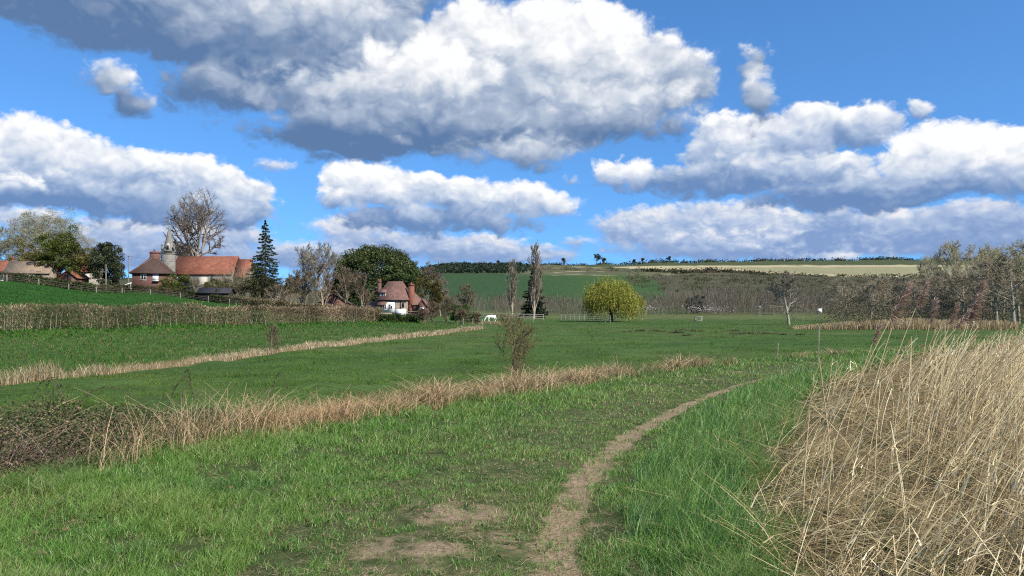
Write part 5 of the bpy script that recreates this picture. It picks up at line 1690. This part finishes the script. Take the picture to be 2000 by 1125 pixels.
def hip_house():
    Y = 186
    a = 8.8
    x, y, z = wx(258, Y), Y, wz(566, Y)
    root = empty("hip_roofed_house", (x, y, z), "brown brick house with dark pyramid roof and wide chimney", "house", "houses of the village", R(19))
    h = 4.15
    walls(root, [boxg(0, a, 0, a, -1.5, h - .1)], M_BROWNBRICK)
    rf = put("roof", hiproof(0, a, 0, a, h, h + 4.1, a / 2 - .1, a / 2 - .1, .6, .22), M_DARKTILE, root)
    # ridge tiles along the near hips
    P0 = [(-.6, -.6, h + .03), (a + .6, -.6, h + .03)]
    V, Fq = tubes(P0, [(a / 2, a / 2, h + 4.13)] * 2, [.13, .13], [.13, .13], 6)
    mesh_obj("hip_tile", V, Fq, M_TILE, rf)
    c = chimney(root, a / 2 + .2, a / 2, 2.3, 1.1, h + 2.0, h + 5.4, M_BROWNBRICK, 4)
    window(root, 2.5, 0, 2.35, 1.2, 1.45, panes=2)
    window(root, 5.2, 0, 2.2, 1.3, 1.55, panes=1, glass=solid_mat("pale_blind", (.75, .75, .74), .8, .05, 2))
    walls(root, [boxg(4.5, 5.95, -.45, -.04, 1.95, 2.12)], M_DARK, "window_box")
    for k in (1.4, 5.0):
        window(root, 0, k, 2.3, .8, 1.2, 'l', frame=M_DARK, panes=1)
    walls(root, [boxg(-.03, 0, .3, a - .3, 2.1, h - .2)], M_DARKTILE, "tile_hanging")
    # white porch on the left
    p = empty("white_porch", (x, y, z), "small white lean-to porch at the corner of the brick house", "porch", None, R(19))
    V = np.array([(-2.3, -.9, .9), (-.1, -.9, 1.75), (-.1, .4, 1.75), (-2.3, .4, .9), (-2.3, -.9, .76), (-.1, -.9, 1.6), (-.1, .4, 1.6), (-2.3, .4, .76)])
    mesh_obj("roof", V, np.array([(0, 1, 2, 3), (7, 6, 5, 4), (0, 4, 5, 1), (1, 5, 6, 2), (2, 6, 7, 3), (3, 7, 4, 0)]), M_WHITE, p)
    for px in (-2.2, -.25):
        walls(p, [boxg(px, px + .16, -.85, -.7, -1.5, .78 if px < -1 else 1.5)], M_WHITE, "post")


def church():
    Y = 226
    x, y, z = wx(331, Y), Y, wz(552, Y)
    u = Y / F
    root = empty("church", (x, y, z), "church nave with long orange tiled roof and pale stone walls", "church", None, R(-3))
    L, ze, zr = 124 * u, 18 * u, 52 * u
    put("nave_wall", gablewall(.2, L - .2, 0, 8.6, -3, ze, zr - .15), M_STONE, root)
    put("nave_roof", gableroof(0, L, 0, 8.6, ze, zr, 'x', .35), M_ORANGE, root)
    put("chancel_wall", gablewall(L, L + 4.2, 1.2, 7.4, -3, ze - .8, zr - 1.1), M_STONE, root)
    put("chancel_roof", gableroof(L + .4, L + 4.2, 1.2, 7.4, ze - .8, zr - .9, 'x', .35), M_ORANGE, root)
    put("gable_coping", gableroof(-.05, .25, -.1, 8.7, ze + .18, zr + .25, 'x', .12), M_STONE, root)
    for k in range(5):
        window(root, 2 + k * 3.6, 0, .1, 1.0, 1.9, panes=2, frame=M_STONE)
    walls(root, [boxg(9.6, 11.6, -2.0, -.02, -3, 1.6)], M_CREAM, "porch_wall")
    # tower with broach spire
    Y2 = 222
    v = Y2 / F
    t = empty("church_tower", (wx(325.5, Y2), Y2 + 1.7, wz(552, Y2)), "pale stone church tower with pointed spire and cross", "tower", None, R(12))
    w = 1.55
    zt = (552 - 489) * v
    walls(t, [boxg(-w, w, -w, w, -3, zt - 1.0)], M_STONE, "tower_wall")
    walls(t, [boxg(-w - .12, w + .12, -w - .12, w + .12, zt - 1.0, zt - .72), boxg(-w - .04, w + .04, -w - .04, w + .04, zt - .72, zt - .3)], M_STONE, "string_course")
    for k in range(4):
        walls(t, [boxg(-1.15 + k * .62, -.8 + k * .62, -w - .1, -w - .045, zt - .68, zt - .36)], M_DARK, "louvre")
    # skirt and spire
    z1, z2 = (552 - 470) * v, (552 - 437) * v
    th = np.arange(8) * math.pi / 4 + math.pi / 8

    def ring(q, zz, sq=0.0):
        k = q / np.maximum(np.abs(np.cos(th)), np.abs(np.sin(th))) * sq + q * 1.04 * (1 - sq)
        return np.stack([np.cos(th) * k, np.sin(th) * k, np.full(8, zz)], 1)
    rings = [ring(w + .3, zt - .3, 1), ring(w + .22, zt, 1), ring(1.42, zt + .9, .6), ring(.98, z1, .0), ring(.05, z2, 0)]
    V = np.concatenate(rings)
    q = []
    for a in range(4):
        for i in range(8):
            q.append((a * 8 + i, a * 8 + (i + 1) % 8, a * 8 + 8 + (i + 1) % 8, a * 8 + 8 + i))
    sp = mesh_obj("spire", V, [np.array(q), np.arange(8)[None, ::-1]], M_STONE, t)
    V, Fq = join([boxg(-.04, .04, -.04, .04, z2 - .1, z2 + 1.5), boxg(-.3, .3, -.035, .035, z2 + .95, z2 + 1.03)])
    mesh_obj("cross", V, Fq, M_LEAD, sp)
    lu = put("lucarne", gablewall(-.5, .5, -1.75, -.5, zt + .1, zt + 1.5, zt + 2.3, 'y'), M_CREAM, sp)
    walls(lu, [boxg(-.24, .24, -1.80, -1.76, zt + .35, zt + 1.45)], M_DARK, "louvre")
    for sx in (-1, 1):
        V, Fq = join([boxg(sx * 1.62 - .2, sx * 1.62 + .2, -1.82, -1.42, zt + .01, zt + 1.3)])
        pn = mesh_obj("pinnacle", V, Fq, M_STONE, t)
        V = np.array([(sx * 1.62 - .22, -1.84, zt + 1.3), (sx * 1.62 + .22, -1.84, zt + 1.3), (sx * 1.62 + .22, -1.4, zt + 1.3), (sx * 1.62 - .22, -1.4, zt + 1.3), (sx * 1.62, -1.62, zt + 2.1)])
        mesh_obj("pinnacle_cap", V, [np.array([(0, 1, 4), (1, 2, 4), (2, 3, 4), (3, 0, 4)]), np.array([(3, 2, 1, 0)])], M_STONE, pn)


def simple_house(name, label, px, py, Y, w, d, hw, hr, wall, roof, rot=0, axis='x', wins=(), cat="house", group="houses of the village", ov=.3, ch=None, door=None):
    x, y, z = wx(px, Y), Y, wz(py, Y)
    root = empty(name, (x, y, z), label, cat, group, R(rot))
    put("wall", gablewall(-w / 2, w / 2, 0, d, -2.5, hw, hr - .06, axis), wall, root)
    rf = put("roof", gableroof(-w / 2, w / 2, 0, d, hw, hr, axis, ov), roof, root)
    for (wxx, wz_, ww, hh, n) in wins:
        window(root, wxx, 0, wz_, ww, hh, panes=n)
    if ch:
        chimney(root, ch[0], d / 2, ch[2], .8, hr - 1, ch[1], M_BRICK, 2)
    if door:
        walls(root, [boxg(door[0] - .5, door[0] + .5, -.06, -.003, -1, 1.9)], M_DARK, "door")
    return root


def village():
    cottage()
    hip_house()
    church()
    simple_house("stone_barn", "long flint barn with a pinkish roof under the ivy-clad tree", 52, 546, 178, 9.6, 6, 1.6, 4.3, M_FLINT, M_BARN, 8, 'x', [(.5, .2, 2.2, .8, 4)], "barn", door=(2.6, 0))
    walls(simple_house("red_house", "red-roofed house cut off by the left edge of the photo", -6, 548, 192, 6.5, 6, 2.4, 5.0, M_WHITE, M_ORANGE, -5, 'x', [(1.2, .4, 1.0, 1.2, 2)], ch=(1.8, 5.9, .9)), [boxg(2.6, 3.2, -.4, 0, 0, 2.2)], M_BRICK, "porch_pier")
    simple_house("cream_house", "cream house with orange tiled roof behind the olive tree", 160, 549, 200, 6.8, 6, 2.6, 5.2, M_CREAM, M_ORANGE, 6, 'x', [(-1.9, .5, 1.0, 1.2, 2), (1.2, .5, 1.0, 1.2, 2)])
    simple_house("brick_outbuilding", "small red gabled outbuilding behind the field hedge", 132, 553, 182, 4.6, 5, 1.3, 2.9, M_BROWNBRICK, M_ORANGE, 0, 'y', [], "shed", ov=.35, door=(.4, 0))
    simple_house("dark_shed", "low black-roofed shed behind the field hedge", 417, 581, 168, 6.6, 4, 1.0, 2.0, M_DARK, M_SLATE, 4, 'x', [], "shed", door=(1.0, 0))
    simple_house("brown_outbuilding", "brown-tiled gabled roof half hidden by bare trees beside the hedge", 652, 601, 158, 6.4, 5, .8, 2.9, M_BROWNBRICK, M_DARKTILE, 6, 'y', [], "shed", ov=.3)
    # poles
    for name, px, Y, py0, py1, lab, arm in [("utility_pole", 207, 172, 556, 516, "pale wooden pole standing in front of the cedar", False), ("utility_pole", 251, 215, 560, 498, "thin wire pole behind the brick house roof", True)]:
        x, y = wx(px, Y), Y
        g0 = float(height(x, y))
        h = wz(py1, Y) - g0
        r = empty(name, (x, y, g0), lab, "pole", "utility poles")
        V, Fq = tubes([[0, 0, -.5]], [[0, 0, h]], [.15], [.11], 7)
        mesh_obj("post", V, Fq, M_WOOD, r)
        walls(r, [boxg(-.7 if arm else -.2, .7 if arm else .2, -.2, -.12, h - .35, h - .22)], M_WOOD, "crossarm")
        if arm:
            t = np.linspace(0, 1, 13)
            p = np.stack([t * 16, 4 * t, h - .25 - 1.4 * t - 2.0 * t * (1 - t)], 1)
            V, Fq = tubes(p[:-1], p[1:], np.full(12, .025), np.full(12, .025), 3)
            mesh_obj("wire", V, Fq, M_DARK, r)


def post_fence(name, label, pts, step, h, post, rails, mat, r=.055, group="fences", square=False):
    """posts along x, y points with rails at the given heights; every post is a part"""
    pts = np.asarray(pts, float)
    seg = np.linalg.norm(np.diff(pts, axis=0), axis=1)
    cum = np.concatenate([[0], np.cumsum(seg)])
    n = int(cum[-1] / step) + 1
    s = np.linspace(0, cum[-1], n)
    X, Y = np.interp(s, cum, pts[:, 0]), np.interp(s, cum, pts[:, 1])
    Z = height(X, Y)
    o = np.array([X[0], Y[0], Z[0]])
    root = empty(name, o, label, "fence", group)
    for x, y, z in zip(X, Y, Z):
        hh = h * U(.94, 1.06)
        V, Fq = tubes([[x, y, z - .4]], [[x + U(-.04, .04), y, z + hh]], [post], [post * .95], 6 if not square else 4)
        cap = np.array([np.arange(len(V) // 2, len(V))])
        mesh_obj("post", V - o, [Fq, cap], mat, root)
    for rh in rails:
        P = np.stack([X, Y - post * 1.05, Z + rh], 1) - o
        P[:, 2] += U(-.04, .04, len(P))
        V, Fq = tubes(P[:-1], P[1:], np.full(n - 1, r), np.full(n - 1, r), 4)
        mesh_obj("rail", V, Fq, mat, root)
    return root


def fences():
    post_fence("post_fence", "post and wire fence along the top of the sloping field", [(wx(px, Y), Y) for px, Y in [(-330, 121), (-200, 127), (0, 139), (250, 164), (400, 165.5), (492, 160)]], 6.0, 1.25, .085, [1.1, .75, .4], M_WOOD, .012)
    post_fence("paddock_fence", "pale rail fence of the paddock behind the white horse", [(wx(px, Y), Y) for px, Y in [(938, 168), (985, 165), (1062, 172)]], 2.6, 1.35, .05, [1.2, .8, .4], M_RAIL, .05, square=True)
    post_fence("paddock_fence", "pale rail fence of the paddock left of the willow trunk", [(wx(px, Y), Y) for px, Y in [(1096, 182), (1140, 168), (1192, 150)]], 2.8, 1.35, .05, [1.2, .8, .4], M_RAIL, .05, square=True)
    post_fence("cottage_fence", "short wooden fence under the cottage gable", [(wx(px, Y), Y) for px, Y in [(796, 165), (838, 166)]], 1.6, 1.2, .06, [1.0, .5], M_WOOD, .05)
    post_fence("yard_fence", "short grey fence far off beside the lone bare tree", [(wx(px, Y), Y) for px, Y in [(1476, 262), (1512, 258)]], 2.2, 1.5, .07, [1.4, .8], M_WOOD, .05)
    post_fence("wire_fence", "leaning stakes at the meadow edge before the horse", [(wx(px, Y), Y) for px, Y in [(905, 127), (942, 126)]], 1.3, 1.0, .06, [.8], M_WOOD, .015)
    # single stakes in the meadow
    for px, Y, h, lab, mt in [(1041, 145, 1.3, "pale stake standing before the paddock rails", M_RAIL), (1598, 24, 1.15, "thin weathered stake standing in the straw by the ditch", M_WOOD), (1518, 26, .55, "short stake end in the near ditch grass", M_WOOD), (1568, 112, 1.7, "upright post beside the far pale reeds", M_WOOD)]:
        x, y, z = ground_at(px, Y)
        V, Fq = tubes([[0, 0, -.3]], [[.03, 0, h]], [.009 + Y * .0002], [.008 + Y * .0002], 6)
        o = mesh_obj("stake", V, [Fq, np.array([np.arange(6, 12)])], mt)
        o.location = (x, y, z)
        tag(o, lab, "stake", "stakes in the meadow")
    # feeder frame, white sign, lamp
    x, y, z = ground_at(1364, 150)
    f = empty("hay_feeder", (x, y, z), "small pale box-shaped feeder frame at the far meadow edge", "feeder")
    for sx in (-.6, .6):
        for sy in (-.35, .35):
            walls(f, [boxg(sx - .06, sx + .06, sy - .06, sy + .06, -.2, 1.05)], M_RAIL, "leg")
    walls(f, [boxg(-.72, .72, -.46, .46, 1.05, 1.13), boxg(-.66, .66, -.45, -.37, .35, .47)], M_RAIL, "frame")
    x, y, z = ground_at(1601, 160)
    s = empty("notice_sign", (x, y, z), "small white board on a post by the bare wood", "sign")
    V, Fq = tubes([[0, 0, -.3]], [[0, 0, 2.6]], [.06], [.06], 6)
    mesh_obj("post", V, Fq, M_WOOD, s)
    walls(s, [boxg(-.42, .42, -.12, -.065, 1.95, 2.75)], M_WHITE, "board")
    x, y, z = ground_at(1484, 250)
    s = empty("lamp_post", (x, y, z), "small pale lamp post by the far yard fence", "lamp post")
    V, Fq = tubes([[0, 0, -.3]], [[0, 0, 3.1]], [.1], [.08], 6)
    mesh_obj("post", V, Fq, M_RAIL, s)
    walls(s, [boxg(-.22, .35, -.2, .2, 3.1, 3.45)], M_WHITE, "lamp_head")


def skin_body(name, joints, bones, mat, parent, sub=2):
    """one continuous surface grown over a skeleton: joints name -> (x, y, z, radius)"""
    me = bpy.data.meshes.new(name)
    keys = list(joints)
    me.from_pydata([joints[k][:3] for k in keys], [(keys.index(a), keys.index(b)) for a, b in bones], [])
    o = bpy.data.objects.new(name, me)
    COL.objects.link(o)
    o.modifiers.new("Skin", 'SKIN')
    for v, k in zip(me.skin_vertices[0].data, keys):
        r = joints[k][3]
        v.radius = r if isinstance(r, tuple) else (r, r)
    me.skin_vertices[0].data[0].use_root = True
    sm = o.modifiers.new("Subdivision", 'SUBSURF')
    sm.levels = sm.render_levels = sub
    me.materials.append(mat)
    o.parent = parent
    return o


def horse():
    Y = 148
    x, y = wx(960, Y), Y
    z = float(height(x, y))
    root = empty("white_horse", (x, y, z), "white horse grazing with lowered head in the paddock", "horse", None, R(8))
    m = solid_mat("white_coat", (.80, .77, .70), .8, .12, 3)
    J = {'belly': (0, 0, 1.02, .30), 'chest': (-.52, 0, 1.05, .31), 'rump': (.55, 0, 1.10, .32), 'tailhead': (.82, 0, 1.12, .14),
         'neck': (-.86, 0, 1.05, .20), 'poll': (-1.22, 0, .62, .13), 'cheek': (-1.34, 0, .42, .12), 'muzzle': (-1.42, 0, .14, .075),
         'fl1': (-.55, -.17, .72, .13), 'fl2': (-.57, -.17, .42, .075), 'fl3': (-.56, -.17, .12, .055), 'fl4': (-.60, -.17, .03, .07),
         'fr1': (-.48, .17, .72, .13), 'fr2': (-.42, .17, .42, .075), 'fr3': (-.40, .17, .12, .055), 'fr4': (-.44, .17, .03, .07),
         'bl1': (.58, -.18, .76, .18), 'bl2': (.52, -.18, .56, .11), 'bl3': (.70, -.18, .42, .07), 'bl4': (.64, -.18, .12, .055), 'bl5': (.60, -.18, .03, .07),
         'br1': (.66, .18, .76, .18), 'br2': (.60, .18, .56, .11), 'br3': (.84, .18, .42, .07), 'br4': (.78, .18, .12, .055), 'br5': (.74, .18, .03, .07)}
    B = [('belly', 'chest'), ('belly', 'rump'), ('rump', 'tailhead'), ('chest', 'neck'), ('neck', 'poll'), ('poll', 'cheek'), ('cheek', 'muzzle'),
         ('chest', 'fl1'), ('fl1', 'fl2'), ('fl2', 'fl3'), ('fl3', 'fl4'), ('chest', 'fr1'), ('fr1', 'fr2'), ('fr2', 'fr3'), ('fr3', 'fr4'),
         ('rump', 'bl1'), ('bl1', 'bl2'), ('bl2', 'bl3'), ('bl3', 'bl4'), ('bl4', 'bl5'), ('rump', 'br1'), ('br1', 'br2'), ('br2', 'br3'), ('br3', 'br4'), ('br4', 'br5')]
    skin_body("body", J, B, m, root)
    n = 60
    t = U(0, 1, n)
    V, Fq = blades(np.stack([.86 + 0 * t, rs.normal(0, .03, n), 1.14 + 0 * t], 1), -U(.5, .8, n), .03, np.stack([U(.08, .2, n), rs.normal(0, .05, n)], 1), 3, .4, 1)
    mesh_obj("tail", V, Fq, DRY, root, cols=np.ones((len(V), 3)) * np.array([.66, .62, .54]))
    V, Fq = blades(np.stack([-.7 - .5 * t, rs.normal(0, .03, n), 1.25 - .5 * t], 1), -U(.1, .25, n), .04, rs.normal(size=(n, 2)) * .08, 2, .4, 1)
    mesh_obj("mane", V, Fq, DRY, root, cols=np.ones((len(V), 3)) * np.array([.6, .56, .48]))
    for s in (-1, 1):
        V, Fq = leaves([[-1.19, s * .08, .76]], [.1], .4, dirs=[[.3, s * .4, .9]])
        mesh_obj("ear", V, Fq, m, root)


def person():
    Y = 143
    x, y = wx(979.5, Y), Y
    z = float(height(x, y))
    root = empty("person", (x, y, z), "person in a pinkish red top and dark trousers beside the horse", "person", None, R(75))
    skin = solid_mat("skin", (.50, .30, .22), .6, .05, 3)
    J = {'pelvis': (0, 0, .95, .14), 'waist': (.01, 0, 1.10, .125), 'chest': (.03, 0, 1.34, (.15, .12)), 'neck': (.05, 0, 1.50, .055), 'head': (.09, 0, 1.62, .095), 'crown': (.09, 0, 1.71, .075),
         'lsh': (.03, .19, 1.42, .065), 'lel': (.02, .25, 1.15, .05), 'lwr': (.16, .22, .95, .038), 'lha': (.22, .20, .88, .04), 'rsh': (.03, -.19, 1.42, .065), 'rel': (.05, -.25, 1.16, .05), 'rwr': (.24, -.2, 1.02, .038), 'rha': (.31, -.18, 1.0, .04),
         'lhip': (0, .10, .88, .10), 'lkn': (.04, .11, .50, .07), 'lan': (-.02, .11, .10, .05), 'lto': (.13, .12, .04, .045), 'rhip': (0, -.10, .88, .10), 'rkn': (.02, -.11, .50, .07), 'ran': (-.04, -.11, .10, .05), 'rto': (.11, -.12, .04, .045)}
    B = [('pelvis', 'waist'), ('waist', 'chest'), ('chest', 'neck'), ('neck', 'head'), ('head', 'crown'), ('chest', 'lsh'), ('lsh', 'lel'), ('lel', 'lwr'), ('lwr', 'lha'), ('chest', 'rsh'), ('rsh', 'rel'), ('rel', 'rwr'), ('rwr', 'rha'),
         ('pelvis', 'lhip'), ('lhip', 'lkn'), ('lkn', 'lan'), ('lan', 'lto'), ('pelvis', 'rhip'), ('rhip', 'rkn'), ('rkn', 'ran'), ('ran', 'rto')]
    skin_body("body", J, B, skin, root)

    def part(nm, keys, grow_, mat):
        JJ = {k: J[k][:3] + ((tuple(q + grow_ for q in J[k][3]) if isinstance(J[k][3], tuple) else J[k][3] + grow_),) for k in keys}
        skin_body(nm, JJ, [b for b in B if b[0] in keys and b[1] in keys], mat, root)
    part("top", ['waist', 'chest', 'lsh', 'lel', 'lwr', 'rsh', 'rel', 'rwr'], .02, solid_mat("red_fabric", (.50, .13, .13), .9, .15, 4))
    part("trousers", ['pelvis', 'lhip', 'lkn', 'lan', 'rhip', 'rkn', 'ran'], .018, solid_mat("dark_fabric", (.04, .035, .04), .9, .1, 4))
    part("hair", ['crown', 'head'], .008, solid_mat("brown_hair", (.09, .055, .035), .8, .1, 6))


def tussocks():
    """rush tussocks standing dark in the meadow"""
    for i, (px, py, s) in enumerate([(1278, 649, 1.0), (1292, 649, .8), (1329, 647.5, 1.1), (1325, 653, 1.1), (1312, 653, .8), (1348, 649, 1.0), (1365, 650, .8), (1434, 650, 1.0), (1436, 655.5, 1.0), (1458, 656, 1.2), (1483, 656, 1.2),
                                     (1505, 656, 1.0), (1527, 657, .8), (1562, 657, .8), (1485, 642, .7), (1250, 650, .9), (1342, 659, .8), (1620, 645, .7), (1540, 642, .6), (1225, 651, .8)]):
        Y = (CAMZ + 1.08) * F / (py - HOR)
        x, y, z = ground_at(px, Y)
        n = 170
        a, q = U(0, 6.28, n), np.sqrt(U(0, 1, n)) * .40 * s
        base = np.stack([np.cos(a) * q * 1.5, np.sin(a) * q, 0 * a - .03], 1)
        V, Fq = blades(base, U(.16, .34, n) * s, U(.02, .04, n), np.stack([np.cos(a), np.sin(a)], 1) * U(.05, .22, n)[:, None], 2, .6)
        c = pick([(0.075, 0.11, 0.034), (0.095, 0.125, 0.038), (0.19, 0.16, 0.085)] if i % 3 else [(0.07, 0.06, 0.03), (0.17, 0.13, 0.07), (0.04, 0.055, 0.02)], n)
        o = mesh_obj("rush_tussock", V, Fq, GRASS, cols=rep(c, 6))
        o.location = (x, y, z)
        tag(o, "dark rush tussock in the scattered row on the far meadow", "tussock", "rush tussocks in the meadow")


village()
fences()
horse()
person()
tussocks()
